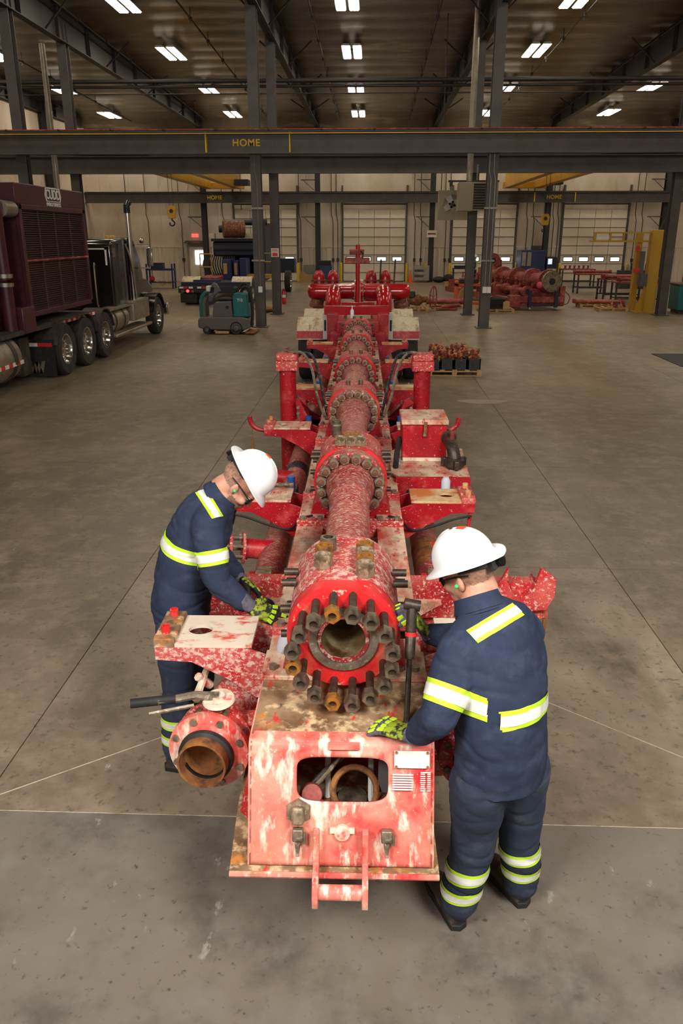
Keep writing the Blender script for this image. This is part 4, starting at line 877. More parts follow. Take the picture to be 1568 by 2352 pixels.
def hat(parent, M, accent):
    n = 48; m = MB(); prof = []
    for i in range(11): t = pi / 2 * i / 10; prof.append((sin(t), cos(t)))
    vs = []; rings = []
    for r, h in prof: rings.append((r * .118, r * .142, .002 + h * .118))
    rings += [(.122, .148, -.006), (.136, .166, -.014), (.156, .19, -.022), (.157, .191, -.027), (.136, .165, -.02), (.118, .142, -.01), (.112, .136, .02), (.09, .11, .07), (.03, .04, .1)]
    for ry, rx, z in rings:
        for j in range(n):
            a = 2 * pi * j / n; k = max(0, (max(rx, .148) - .148) / .043); dz = k * (.016 * abs(sin(a)) - .012 * max(0, cos(a)))
            ridge = .004 * max(0, 1 - abs(sin(a)) * 6) * (1 if z > .03 else 0)
            vs.append((rx * .81 * cos(a) * (1 + .04 * k * max(0, cos(a))), ry * .83 * sin(a), (z + dz + ridge) * .93))
    m.add(vs, [(i * n + j, i * n + (j + 1) % n, (i + 1) * n + (j + 1) % n, (i + 1) * n + j) for i in range(len(rings) - 1) for j in range(n)])
    h = xf(m, M).build('hard_hat', 'white_plastic', parent, 60)
    xf(MB().box((0, 0, 0), (.002, .036, .018)), M @ Matrix.Translation((.116, 0, .035)) @ Matrix.Rotation(-.5, 4, 'Y')).build('front_label', 'blue_cap', h)
    xf(MB().box((0, 0, 0), (.03, .02, .003)), M @ Matrix.Translation((-.04, 0, .107)) @ Matrix.Rotation(-.28, 4, 'Y')).build('crown_sticker', 'cone_orange', h)
    # suspension band and ratchet knob at the back
    b = MB(); k = 20; pts = []
    for i in range(k + 1): a = pi / 2 + pi * i / k; pts.append((.102 * cos(a) - .012, .083 * sin(a), -.038 + .02 * abs(sin(a))))
    vs = [(x * (1 + o), y * (1 + o), z + dz) for x, y, z in pts for o, dz in ((0, -.013), (.05, -.013), (.05, .013), (0, .013))]
    b.add(vs, [(4 * i + j, 4 * i + (j + 1) % 4, 4 * i + 4 + (j + 1) % 4, 4 * i + 4 + j) for i in range(k) for j in range(4)])
    b.boxb(-.128, -.106, -.042, .042, -.058, -.018)
    q = xf(b, M).build('suspension_band', 'black_rubber', h, bevel=.003)
    xf(MB().lathe((-.126, 0, -.038), (-1, 0, 0), [(.022, 0), (.022, .018), (.017, .02), (0, .02)], 16), M).build('ratchet_knob', 'black_gloss', q)
    return h
def glasses(parent, M):
    m = MB()
    for s in (-1, 1):
        m.tube([(.092, s * .012, .004), (.088, s * .05, .006), (.072, s * .066, .008), (.0, s * .08, .016), (-.05, s * .079, .014)], .0032, 6, 3)
    g = xf(m, M).build('safety_glasses', 'black_rubber', parent)
    for s in (-1, 1):
        q = MB(); q.add([(.098, s * .008, .012), (.09, s * .052, .012), (.078, s * .064, .006), (.08, s * .06, -.018), (.092, s * .042, -.026), (.1, s * .014, -.02)], [(0, 1, 2, 3, 4, 5)])
        o = xf(q, M).build('lens', 'lens', g); sd = o.modifiers.new('t', 'SOLIDIFY'); sd.thickness = .002
def hand(parent, wrist, fdir, back, thumb, curl, cuffdir, mats, cuff, spread=.1, tcurl=.5):
    """gloved hand: x along the fingers, z out of the back of the hand, thumb on side +-1"""
    M = frame(wrist, fdir, back) @ Matrix.Scale(1.1, 4); m = MB(); SEG = []
    loft(m, [(-.02, 0, 0), (.01, 0, 0), (.04, 0, .0), (.075, 0, .0), (.1, 0, -.002)], [(.03, .022), (.035, .022), (.043, .02), (.047, .018), (.044, .015)], (0, 1, 0), 18)
    tips = []
    for i, (y, L) in enumerate(((.034, .078), (.0115, .088), (-.0115, .082), (-.033, .064))):
        y *= thumb; p = Vector((.095, y, -.002)); a = 0; pts = [Vector((.07, y * .9, 0)), p]
        c = curl[i] if isinstance(curl, (list, tuple)) else curl; d = Vector((1, spread * y / .034, 0))
        for j, sgl in enumerate((.45, .32, .23)):
            a += c * (.8, 1.0, .8)[j]; p = p + Vector((d.x * cos(a), d.y, -sin(a))) * L * sgl; pts.append(p)
        q, r = catmull(pts, [.0125, .012, .0112, .0105, .009], 3); loft(m, q, r, (0, 1, .02), 12); m.ball(pts[-1], .0092, 10, 8); m.ball(pts[0], .012, 10, 8); tips.append((q, r))
    t0 = Vector((.02, .028 * thumb, -.004)); t1 = Vector((.052, .056 * thumb, -.014)); t2 = t1 + Vector((.03 * cos(tcurl), .014 * thumb, -.03 * sin(tcurl))); t3 = t2 + Vector((.026 * cos(tcurl * 1.6), .002 * thumb, -.026 * sin(tcurl * 1.6)))
    q, r = catmull([t0, t1, t2, t3], [.018, .0145, .0125, .01], 3); loft(m, q, r, (0, 0, 1), 12); m.ball(t3, .0102, 10, 8); m.ball(t0, .017, 10, 8)
    xf(m, M); Mi = M.inverted()
    me = fuse('glove', m, .0042, mats, 3, None, lambda c: 0 if (Mi @ c).z > -.004 and .015 < (Mi @ c).x < .098 else 1)
    g = put('glove', me, parent)
    k = MB()      # impact pads along the back of each finger and the knuckles
    for q, r in tips:
        for a in (4, 8):
            p = q[a]; n_ = q[a + 1] - q[a]; n_.normalize(); b = Vector((0, 0, 1)); b = (b - n_ * b.dot(n_)).normalized(); s_ = b.cross(n_)
            c = p + b * (r[a] * .95); E = Matrix((n_, s_, b)).transposed().to_quaternion().to_euler()
            k.box(c, (.024, .017, .007), E)
    xf(k, M).build('knuckle_pad', 'lime', g, bevel=.002)['kind'] = 'stuff'
    c = MB(); w = Vector(wrist); cd = Vector(cuffdir).normalized(); loft(c, [w + Vector(fdir).normalized() * .02, w, w + cd * .03, w + cd * .055], [(.036, .028), (.036, .03), (.038, .036), (.038, .037)], M.col[1].to_3d(), 18)
    c.build('glove_cuff', cuff, g, 60); return g
def boot(parent, heel, d, mat='boot'):
    d = Vector((d[0], d[1], 0)).normalized(); M = frame((heel[0], heel[1], 0), d, (0, 0, 1)); m = MB()
    out = [(-.02, 0), (-.005, .036), (.06, .042), (.13, .044), (.2, .052), (.26, .045), (.295, .02), (.298, 0)]
    sole = out + [(x, -y) for x, y in reversed(out[1:-1])]
    b = xf(MB().prism(sole, 'xy', .0, .03), M).build('boot', 'black_rubber', parent, bevel=.004)
    u = MB(); loft(u, [(.04, 0, .22), (.04, 0, .13), (.06, 0, .085), (.14, 0, .06), (.23, 0, .052), (.285, 0, .04)], [(.05, .055), (.046, .055), (.046, .06), (.046, .045), (.05, .034), (.03, .015)], (0, 1, 0), 18); u.ball((.05, 0, .06), (.06, .044, .04), 16, 10); u.boxb(0, .27, -.04, .04, .02, .04)
    put('boot_upper', fuse('boot_upper', xf(u, M), .008, mat, 4), b)
def wr(amp, f):
    def d(p):
        q = Vector(p)
        a = mnoise.noise(Vector((q.x * f * .7, q.y * f * .7, q.z * f * 1.1))); c = mnoise.noise(Vector((q.x * f * .5 + q.z * f * 1.5, q.y * f * .6 + 3, q.z * f * .5 - q.x * f * .4))); e = mnoise.noise(Vector((q.x * f * 3 + 4, q.y * f * 3, q.z * f * 2.2)))
        return amp * (.9 * a + .12 * e) - amp * .45 * max(0, 1 - abs(c) * 4.5)
    return d

def worker(label, J, side, headM, loc, tape, glov, collar_dir, stub, gloves):
    P = thing('person', label, 'person', loc, off=True)
    sd = Vector(side).normalized()
    # body: one continuous figure under the clothes
    m = xf(head_mb(), headM); hc = headM @ Vector((-.02, 0, -.02))
    limb(m, [hc, headM @ Vector((-.03, 0, -.09)), J['neck'], J['chest']], [.062, .06, .068, .1], sd)
    p, r = [J['neck'], J['chest'], J['mid'], J['waist'], J['pelvis']], [(.08, .07), (.15, .1), (.14, .1), (.13, .095), (.14, .1)]
    loft(m, p, r, sd)
    for s in 'LR':
        limb(m, [J['sh' + s], J['el' + s], J['wr' + s]], [.05, .043, .028]); limb(m, [J['hip' + s], J['knee' + s], J['ank' + s]], [.075, .055, .04])
    Mi = headM.inverted()
    def hm(c):
        q = Mi @ c
        if q.length > .2: return 0
        if q.x < -.012 and q.z > -.03: return 2
        if stub and q.z < -.045 and q.x > .015: return 1
        return 0
    body = put('body', fuse('body', m, .0065, ['skin', 'stubble', 'hair'], 4, None, hm), P)
    for s in (-1, 1): put('ear', fuse('ear', xf(ears_mb(s), headM), .004, 'skin', 3), body)
    for s in (-1, 1):
        put('ear_plug', MB().ball((0, 0, 0), .008, 10, 8).mesh('ear_plug', 'ear_green'), body, headM @ Vector((.006, s * .086, -.014)))
        put('eye', MB().ball((0, 0, 0), .011, 10, 8).mesh('eye', 'white_plastic'), body, headM @ Vector((.078, s * .031, .002)))
    # shirt
    m = MB(); pts, rad = tape['torso']; pp, _ = catmull([Vector(q) for q in pts], [0] * len(pts), 4); rx, _ = catmull([Vector((a, b, 0)) for a, b in rad], [0] * len(pts), 4)
    loft(m, pp, [(q.x, q.y) for q in rx], sd, 28)
    for s in 'LR':
        limb(m, [J['sh' + s], (Vector(J['sh' + s]) + Vector(J['el' + s])) / 2 + Vector((0, 0, .0)), J['el' + s], (Vector(J['el' + s]) * .45 + Vector(J['wr' + s]) * .55), J['wr' + s]], [.083, .078, .068, .06, .05], (0, 1, .1))
        limb(m, [J['sh' + s], Vector(J['neck']) * .6 + Vector(J['chest']) * .4], [.08, .085])
    sh = fuse('shirt', m, .0075, 'navy', 12, wr(.011, 8)); S_ = put('shirt', sh, P)
    nk = Vector(J['neck']); cd = Vector(collar_dir).normalized()
    c = MB(); n = 28; vs = []
    for t, rr_, of in ((-.03, .10, -.01), (.0, .084, 0), (.022, .078, .0), (.034, .08, .0), (.034, .085, 0), (.015, .088, 0), (-.02, .1, 0)):
        s_ = (sd - cd * sd.dot(cd)).normalized(); w_ = cd.cross(s_)
        for j in range(n): a = 2 * pi * j / n; vs.append(nk + cd * t + s_ * rr_ * cos(a) * .95 + w_ * rr_ * sin(a))
    c.add(vs, [(i * n + j, i * n + (j + 1) % n, (i + 1) * n + (j + 1) % n, (i + 1) * n + j) for i in range(6) for j in range(n)])
    c.build('collar', 'navy', S_, 60)
    # trousers
    m = MB(); pe = Vector(J['pelvis']); wa = Vector(J['waist'])
    loft(m, [pe + (wa - pe) * .55, pe + (wa - pe) * .2, pe, pe - (wa - pe) * .35], [(.165, .12), (.18, .13), (.188, .14), (.165, .125)], sd, 24)
    for s in 'LR': limb(m, [J['hip' + s], Vector(J['hip' + s]) * .5 + Vector(J['knee' + s]) * .5, J['knee' + s], Vector(J['knee' + s]) * .45 + Vector(J['ank' + s]) * .55, J['ank' + s]], [.112, .102, .088, .083, .082])
    tr = fuse('trousers', m, .0075, 'navy_trouser', 11, wr(.011, 7)); T_ = put('trousers', tr, P)
    for src, par, c, ax, w, f in tape['slabs']: slab_tape(sh if src == 's' else tr, c, ax, w, S_ if src == 's' else T_, f)
    for src, q, f in tape['quads']: quad_tape(sh, q, S_, f)
    for h_ in gloves: hand(P, **h_)
    h = hat(P, headM @ Matrix.Translation((-.004, 0, tape.get('lift', .045))) @ Matrix.Rotation(tape.get('hat', 0), 4, 'Y'), None)
    glasses(P, headM)
    return P, S_, T_

# ---- worker bending over the far side of the front block (seen from his right)
V = Vector
J = dict(neck=V((-.722, 3.62, 1.548)), chest=V((-.81, 3.62, 1.43)), mid=V((-.885, 3.62, 1.27)), waist=V((-.94, 3.62, 1.09)), pelvis=V((-.965, 3.62, .925)),
         shR=V((-.765, 3.44, 1.46)), elR=V((-.72, 3.37, 1.215)), wrR=V((-.60, 3.385, 1.09)), shL=V((-.755, 3.79, 1.45)), elL=V((-.835, 3.86, 1.2)), wrL=V((-.72, 3.85, 1.04)),
         hipR=V((-.975, 3.52, .87)), kneeR=V((-.985, 3.52, .50)), ankR=V((-1.03, 3.55, .13)), hipL=V((-.965, 3.72, .87)), kneeL=V((-.93, 3.78, .5)), ankL=V((-.98, 3.82, .13)))
fwd = (V((-.515, 3.62, 1.53)) - V((-.648, 3.62, 1.767))).normalized(); up = V((fwd.z * -1, 0, fwd.x)); up = V((-fwd.z, 0, fwd.x))
HM = frame(V((-.632, 3.62, 1.612)), (fwd.x + .12, -.06, fwd.z), up) @ Matrix.Scale(1.05, 4)
tors = ([J['pelvis'] + V((.005, 0, -.05)), J['pelvis'] + V((0, 0, .03)), J['waist'], J['mid'], J['chest'], J['chest'] * .45 + J['neck'] * .55, J['neck'] + V((.0, 0, .0))], [(.19, .142), (.195, .148), (.19, .152), (.195, .155), (.195, .145), (.15, .115), (.09, .08)])
ax = (J['chest'] - J['waist']).normalized()
armax = (J['shR'] - J['elR']).normalized()
tape = dict(torso=tors, hat=.12, lift=.078, slabs=[
    ('s', 0, V((-.865, 3.62, 1.30)), (J['chest'] - J['waist']).normalized() + V((-.12, 0, 0)), .075, lambda c, n: (c.y > 3.47 or c.x < -.80) and c.x < -.70 and not (c.y < 3.45 and c.x > -.80)),
    ('s', 0, J['shR'] * .42 + J['elR'] * .58, armax, .072, lambda c, n: c.y < 3.50 and c.x > -.83),
    ('s', 0, J['shL'] * .42 + J['elL'] * .58, (J['shL'] - J['elL']).normalized(), .07, lambda c, n: c.y > 3.78),
    ('t', 0, J['ankR'] + V((0, 0, .20)), (0.05, 0, 1), .06, lambda c, n: c.y < 3.655), ('t', 0, J['ankR'] + V((0, 0, .09)), (.05, 0, 1), .06, lambda c, n: c.y < 3.655),
    ('t', 0, J['ankL'] + V((0, 0, .20)), (0.05, 0, 1), .06, lambda c, n: c.y > 3.69), ('t', 0, J['ankL'] + V((0, 0, .09)), (.05, 0, 1), .06, lambda c, n: c.y > 3.69)],
    quads=[('s', [(438, 1116), (486, 1192), (512, 1186), (466, 1108)], lambda c, n: n.y < .25 and c.y < 3.62)])
gl = [dict(wrist=J['wrR'] + V((.03, -.01, -.015)), fdir=V((.80, .0, -.34)), back=V((.3, -.6, .75)), thumb=1, curl=[.16, .12, .12, .16], cuffdir=J['elR'] - J['wrR'], mats=['glove_lime', 'black_rubber'], cuff='glove_grey', spread=.3),
      dict(wrist=J['wrL'] + V((.03, -.01, -.03)), fdir=V((.8, -.25, -.5)), back=V((.3, .5, .8)), thumb=-1, curl=.45, cuffdir=J['elL'] - J['wrL'], mats=['glove_lime', 'black_rubber'], cuff='glove_grey')]
P1, S1, T1 = worker('worker in navy coveralls and white hard hat bending towards the side of the front block', J, (0, 1, 0), HM, (-1.0, 3.65, 0), tape, None, V((.72, 0, .62)), True, gl)
boot(P1, (-1.085, 3.55), (1, -.12)); boot(P1, (-1.03, 3.83), (1, .1))
# ---- worker at the near corner, seen from behind
J = dict(neck=V((.395, 2.565, 1.50)), chest=V((.45, 2.52, 1.40)), mid=V((.475, 2.475, 1.27)), waist=V((.487, 2.45, 1.10)), pelvis=V((.497, 2.455, .915)),
         shL=V((.325, 2.43, 1.40)), elL=V((.245, 2.31, 1.20)), wrL=V((.185, 2.385, 1.075)), shR=V((.57, 2.62, 1.37)), elR=V((.46, 2.86, 1.20)), wrR=V((.255, 2.84, 1.225)),
         hipL=V((.42, 2.41, .86)), kneeL=V((.425, 2.51, .50)), ankL=V((.395, 2.57, .115)), hipR=V((.585, 2.52, .85)), kneeR=V((.625, 2.61, .49)), ankR=V((.675, 2.70, .115)))
sd2 = (J['shR'] - J['shL']); sd2 = V((sd2.x, sd2.y, 0)).normalized()
hf = V((-.80, .56, -.42)); HM2 = frame(V((.362, 2.645, 1.588)), hf, (-.3, .1, 1)) @ Matrix.Scale(1.04, 4)
tors = ([J['pelvis'] + V((0, 0, -.07)), J['pelvis'] + V((0, 0, .01)), J['waist'], J['mid'], J['chest'], J['chest'] * .45 + J['neck'] * .55, J['neck']], [(.185, .145), (.188, .148), (.182, .148), (.19, .15), (.19, .135), (.14, .11), (.085, .078)])
bk = V((sd2.y, -sd2.x, 0))     # out of his back
tape = dict(torso=tors, hat=.05, lift=.056, slabs=[
    ('s', 0, V((.48, 2.46, 1.165)), V((-.10, .16, 1)), .075, lambda c, n: (c - V((.48, 2.46, 1.165))).dot(sd2) > -.12),
    ('s', 0, J['shL'] * .30 + J['elL'] * .70, (J['shL'] - J['elL']).normalized(), .075, lambda c, n: (c - V((.48, 2.46, 1.2))).dot(sd2) < -.15),
    ('t', 0, J['ankL'] + V((.01, -.01, .215)), V((-.1, .12, 1)), .065, lambda c, n: c.x < .52 + .0 and c.y < 2.68), ('t', 0, J['ankL'] + V((0, 0, .095)), V((-.05, .1, 1)), .065, lambda c, n: c.x < .52),
    ('t', 0, J['ankR'] + V((0, 0, .225)), V((-.1, .05, 1)), .065, lambda c, n: c.x > .53), ('t', 0, J['ankR'] + V((0, 0, .105)), V((-.05, .05, 1)), .065, lambda c, n: c.x > .53)],
    quads=[('s', [(1070, 1449), (1176, 1386), (1203, 1413), (1097, 1478)], lambda c, n: (-n).dot(c - V((0, 0, CAMH))) > 0 and c.y < 2.68)])
gl = [dict(wrist=V((.165, 2.405, 1.05)), fdir=V((-.75, .62, -.12)), back=V((.1, -.12, 1)), thumb=-1, curl=[.22, .2, .22, .25], cuffdir=J['elL'] - J['wrL'], mats=['glove_lime', 'glove_grey'], cuff='glove_violet', spread=.2),
      dict(wrist=V((.235, 2.835, 1.235)), fdir=V((-.45, -.2, .75)), back=V((.8, .0, .5)), thumb=-1, curl=.75, cuffdir=J['elR'] - J['wrR'], mats=['glove_lime', 'glove_grey'], cuff='glove_violet')]
P2, S2, T2 = worker('worker in navy coveralls and hard hat, back turned, one glove on the muddy deck', J, sd2, HM2, (.53, 2.62, 0), tape, None, V((-.30, .45, .85)), False, gl)
boot(P2, (.395, 2.545), (-.35, 1)); boot(P2, (.69, 2.675), (-.5, .9))
# back pocket welt and seat seam
# ---- tools in use
wt = thing('podger_wrench', 'long dark steel spud wrench leaning between the deck and the studs beside the standing worker', 'wrench', m2w(.245, 2.56, 1.0))
b0 = V((0, 0, 0)); t0 = m2w(.262, 2.70, 1.36) - m2w(.245, 2.56, 1.0)
MB().tube([b0, t0 * .5, t0 * .72], [.012, .011, .01], 10).build('tapered_shaft', 'steel_black', wt)
MB().tube([t0 * .62, t0 * .66, t0 * .84, t0 * .86], [.018, .02, .02, .016], 14).build('handle_socket', 'steel_black', wt)
MB().tube([t0 * .84, t0 * .88], .022, 14).build('red_collar', 'red_fresh_lit', wt)
MB().tube([t0 * .87, t0 * .93, t0 * 1.12, t0 * 1.18], [.02, .021, .02, .017], 14).build('drive_body', 'steel_black', wt)
MB().cyl(t0 * 1.14 + V((-.03, 0, .01)), t0 * 1.14 + V((.03, 0, 0)), .022, n=14).build('drive_head', 'steel_black', wt)
rg = tag(MB().ball((0, 0, 0), (.03, .05, .075), 14, 10).build('rag', 'grey_rag'), 'pale grey rag tucked beside the front block under the bent worker\'s glove', 'rag'); rg.location = m2w(-.262, 3.05, 1.07); rg.rotation_euler = (.3, .35, .2)
# ================================================================ things around the hall
def wheel(parent, x, y, r, w, s=1, rim='chrome', name='wheel', z=None):
    z = r if z is None else z
    t = MB().lathe((x, y, z), (s, 0, 0), [(r * .56, -w), (r * .92, -w), (r, -w + .04), (r, -.04), (r * .93, 0), (r * .6, -.01), (r * .56, -.03)], 36, True).build(name, 'tyre', parent)
    q = MB().lathe((x, y, z), (s, 0, 0), [(0, -.2), (r * .57, -.2), (r * .585, -.015), (r * .54, -.02), (r * .50, -.07), (r * .44, -.13), (r * .28, -.11), (r * .25, -.04), (r * .15, -.02), (r * .13, .03), (0, .035)], 28).build('rim', rim, t)
    m = MB()
    for i in range(8): a = 2 * pi * i / 8; m.cyl((x - s * .14, y + r * .38 * cos(a), z + r * .38 * sin(a)), (x - s * .085, y + r * .38 * cos(a), z + r * .38 * sin(a)), .018, n=6)
    stuff(m.build('lug_nut', 'chrome', q)); return t
def taper(parent, pts, w, name='reflective_strip'):
    """red and white conspicuity tape along a line of points (squares of w)"""
    a, b = Vector(pts[0]), Vector(pts[1]); n = max(2, int((b - a).length / w)); d = (b - a) / n
    for i in range(n):
        c = a + d * (i + .5); sz_ = Vector((abs(d.x) + .012, abs(d.y) + .0, .07)) if abs(d.y) > abs(d.x) else Vector((abs(d.x), .012, .07))
        MB().box(c, sz_).build(name, 'refl_red' if i % 2 else 'refl_white', parent)
# ---------------- black tractor with maroon radiator unit
K = thing('pump_truck', 'black semi tractor with maroon radiator unit and polished wheels parked by the side wall', 'truck', (-7.6, 19, 0), off=True)
MB().boxb(-8.2, -8.0, 12.5, 24.2, .75, 1.02).build('chassis_rail', 'chassis', K); MB().boxb(-7.1, -6.9, 12.5, 24.2, .75, 1.02).build('chassis_rail', 'chassis', K)
MB().boxb(-8.7, -6.42, 12.8, 18.6, 1.02, 1.1).build('deck', 'chassis', K)
taper(K, [(-6.415, 16.1, 1.06), (-6.415, 18.55, 1.06)], .15)
for y in (16.25, 17.5, 18.78): wheel(K, -6.3, y, .53, .3); wheel(K, -8.75, y, .53, .3, -1)
wheel(K, -6.28, 23.55, .53, .28); wheel(K, -8.75, 23.55, .53, .28, -1)
def fend(y0, y1, r, name='wheel_arch', mat='chassis', x0=-6.75, x1=-6.28):
    A = [(y0 + (0 if i == 0 else 0) - r * cos(t) + 0, .53 + r * sin(t)) for i, t in enumerate([pi * (.08 + .42 * i / 8) for i in range(9)])] + [(y1 - r * cos(t), .53 + r * sin(t)) for t in [pi * (.5 + .42 * i / 8) for i in range(9)]]
    B = [(y0 - (r - .03) * cos(t), .53 + (r - .03) * sin(t)) for t in [pi * (.08 + .42 * i / 8) for i in range(9)]] + [(y1 - (r - .03) * cos(t), .53 + (r - .03) * sin(t)) for t in [pi * (.5 + .42 * i / 8) for i in range(9)]]
    return MB().prism(A + B[::-1], 'yz', x0, x1).build(name, mat, K)
fend(16.25, 17.5, .62); fend(18.78, 18.78, .62)
fend(23.55, 23.55, .66, 'front_fender', 'truck_black', -6.95, -6.25)
fl = MB().boxb(-6.95, -6.33, 15.58, 15.61, .08, .80).build('mud_flap', 'black_rubber', K)
taper(fl, [(-6.93, 15.565, .70), (-6.35, 15.565, .70)], .29, 'flap_strip')
m = MB()
for a, b in (((-6.83, .36), (-6.76, .14)), ((-6.70, .36), (-6.63, .14)), ((-6.70, .36), (-6.765, .14)), ((-6.56, .38), (-6.63, .14))): m.prism([(a[0] - .035, a[1]), (a[0] + .035, a[1]), (b[0] + .035, b[1]), (b[0] - .035, b[1])], 'xz', 15.562, 15.578)
m.build('flap_emblem', 'galv', fl)
st = [( -6.80 + (.06 if i % 2 == 0 else .025) * sin(2 * pi * i / 10), .30 + (.06 if i % 2 == 0 else .025) * cos(2 * pi * i / 10)) for i in range(10)]
MB().prism(st, 'xz', 15.552, 15.566).build('emblem_star', 'black_rubber', fl)
MB().boxb(-7.05, -6.62, 14.75, 15.15, .2, .92).build('battery_box', 'chassis', K, bevel=.02)
tk = MB().lathe((-6.78, 12.4, .66), (0, 1, 0), [(0, 0), (.3, .0), (.40, .05), (.43, .1), (.43, 1.75), (.40, 1.82), (.3, 1.86), (0, 1.88)], 36).build('fuel_tank', 'aluminium', K)
for y in (12.9, 13.85): MB().lathe((-6.78, y, .66), (0, 1, 0), [(.435, 0), (.445, 0), (.445, .12), (.435, .12)], 36, True).build('tank_strap', 'chassis', tk)
taper(tk, [(-6.352, 12.5, .58), (-6.352, 14.2, .58)], .15)
rd = MB().boxb(-8.65, -6.52, 15.1, 18.4, 1.3, 3.32).build('radiator_unit', 'maroon', K)
MB().boxb(-8.7, -6.45, 14.98, 18.5, 3.29, 3.66).build('radiator_header', 'maroon', rd, bevel=.02)
for y in (15.05, 18.37): MB().boxb(-6.53, -6.44, y, y + .11, 1.28, 3.3).build('radiator_post', 'maroon', rd, bevel=.01)
for z in (1.28, 3.2): MB().boxb(-6.53, -6.44, 15.05, 18.48, z, z + .1).build('radiator_rail', 'maroon', rd, bevel=.01)
m = MB(); n = 44
for i in range(n):
    z = 1.42 + 1.78 * i / n; m.add([(-6.53, 15.16, z), (-6.48, 15.16, z + .028), (-6.53, 18.37, z), (-6.48, 18.37, z + .028), (-6.53, 15.16, z + .012), (-6.48, 15.16, z + .036), (-6.53, 18.37, z + .012), (-6.48, 18.37, z + .036)], [(0, 1, 3, 2), (4, 6, 7, 5), (1, 5, 7, 3), (0, 2, 6, 4)])
stuff(m.build('radiator_slat', 'grille', rd))
for y in (15.95, 16.78, 17.6): MB().boxb(-6.49, -6.472, y - .015, y + .015, 1.38, 3.2).build('slat_divider', 'chassis', rd)
MB().cyl((-6.455, 15.1, 2.3), (-6.455, 18.45, 2.3), .025, n=8).build('guard_bar', 'rusty_red', rd)
YC = 16.75; ZC = 3.50
hx = [(YC - .42, ZC), (YC - .36, ZC + .145), (YC + .36, ZC + .145), (YC + .42, ZC), (YC + .36, ZC - .115), (YC - .36, ZC - .115)]
hi = [(YC + (a - YC) * .93, ZC + (b - ZC) * .86) for a, b in hx]
MB().holed(hx, hi, 'yz', -6.446, -6.436).build('logo_outline', 'white_paint', rd)
text('logo_lettering', 'CUDD', .25, 'white_paint', rd, (-6.442, YC, ZC + .012), (pi / 2, 0, pi / 2), bold=.005, spacing=1.0)
text('logo_subtitle', 'ENERGY SERVICES', .098, 'white_paint', rd, (-6.442, YC, ZC - .168), (pi / 2, 0, pi / 2), bold=.001, spacing=.92)
MB().tube([(-6.6, 14.9, 3.2), (-6.6, 14.55, 3.25), (-6.6, 14.42, 3.1), (-6.6, 14.42, 2.0)], .11, 16, 4).build('coolant_pipe', 'maroon', K)
for z in (2.1, 1.95): MB().cyl((-6.6, 14.42, z), (-6.6, 14.42, z - .07), .15, n=16).build('pipe_clamp', 'chrome', K)
MB().cyl((-6.6, 14.42, 1.95), (-6.6, 14.42, 1.1), .12, n=16).build('coolant_pipe', 'maroon', K)
MB().cyl((-6.55, 14.5, 3.2), (-6.55, 14.95, 3.2), .14, n=16).build('hose_coupling', 'galv', K)
MB().boxb(-8.6, -6.75, 12.6, 14.9, 1.1, 3.4).build('engine_enclosure', 'maroon', K, bevel=.03)
MB().boxb(-6.75, -6.4, 14.55, 15.1, 1.02, 1.5).build('pump_end', 'maroon', K, bevel=.02)
cb = MB().prism([(20.3, 1.0), (20.3, 2.55), (20.4, 2.66), (21.5, 2.70), (22.3, 2.66), (22.75, 2.15), (22.95, 1.75), (22.95, .95)], 'yz', -8.6, -6.5).build('cab', 'truck_black', K, bevel=.06)
MB().prism([(21.55, 1.75), (22.35, 1.75), (22.68, 2.12), (22.3, 2.5), (21.55, 2.5)], 'yz', -6.51, -6.485).build('side_window', 'lens', cb)
MB().prism([(22.9, .75), (22.95, 1.68), (24.3, 1.52), (24.75, 1.3), (24.8, .7)], 'yz', -8.3, -6.75).build('hood', 'truck_black', K, bevel=.06)
MB().boxb(-8.8, -6.3, 24.7, 24.95, .45, .8).build('front_bumper', 'chrome', K, bevel=.04)
MB().boxb(-7.35, -6.62, 20.27, 20.31, 2.42, 2.455).boxb(-6.66, -6.62, 20.27, 20.31, 2.05, 2.455).build('corner_tape', 'refl_white', cb)
MB().tube([(-6.95, 20.3, 2.05), (-6.95, 20.24, 2.03), (-6.95, 20.24, 1.1), (-6.95, 20.3, 1.08)], .02, 8, 2).build('grab_handle', 'aluminium', cb)
for y in (20.7, 20.95, 21.2): MB().lathe((-6.7, y, 2.68), (0, 0, 1), [(.05, 0), (.05, .04), (.03, .07), (0, .075)], 10).build('marker_lamp', 'yellow', cb)
MB().cyl((-6.42, 21.65, .9), (-6.42, 21.65, 3.35), .07, n=16).build('exhaust_stack', 'chrome', K); MB().tube([(-6.42, 21.65, 3.3), (-6.42, 21.65, 3.48), (-6.40, 21.75, 3.56)], .085, 14).build('stack_tip', 'black_gloss', K)
MB().tube([(-6.4, 21.15, 2.55), (-6.32, 21.3, 2.1), (-6.3, 21.45, 1.2)], .03, 8, 4).build('cab_fairing_trim', 'chrome', K)
mr = MB().boxb(-6.25, -6.08, 22.55, 22.62, 1.95, 2.45).build('mirror', 'chrome', K, bevel=.03); MB().tube([(-6.48, 22.5, 2.5), (-6.2, 22.58, 2.5), (-6.17, 22.58, 2.3)], .018, 6).build('mirror_arm', 'chrome', mr); MB().tube([(-6.48, 22.5, 1.9), (-6.17, 22.58, 1.9), (-6.17, 22.58, 2.0)], .018, 6).build('mirror_arm', 'chrome', mr)
MB().ball((-6.45, 22.9, 2.62), .08, 12, 8).build('air_horn', 'chrome', K)
ft = MB().cyl((-6.72, 19.55, .72), (-6.72, 21.0, .72), .32, n=28).build('step_tank', 'aluminium', K)
for y in (19.9, 20.6): MB().lathe((-6.72, y, .72), (0, 1, 0), [(.325, 0), (.335, 0), (.335, .07), (.325, .07)], 28, True).build('tank_strap', 'chassis', ft)
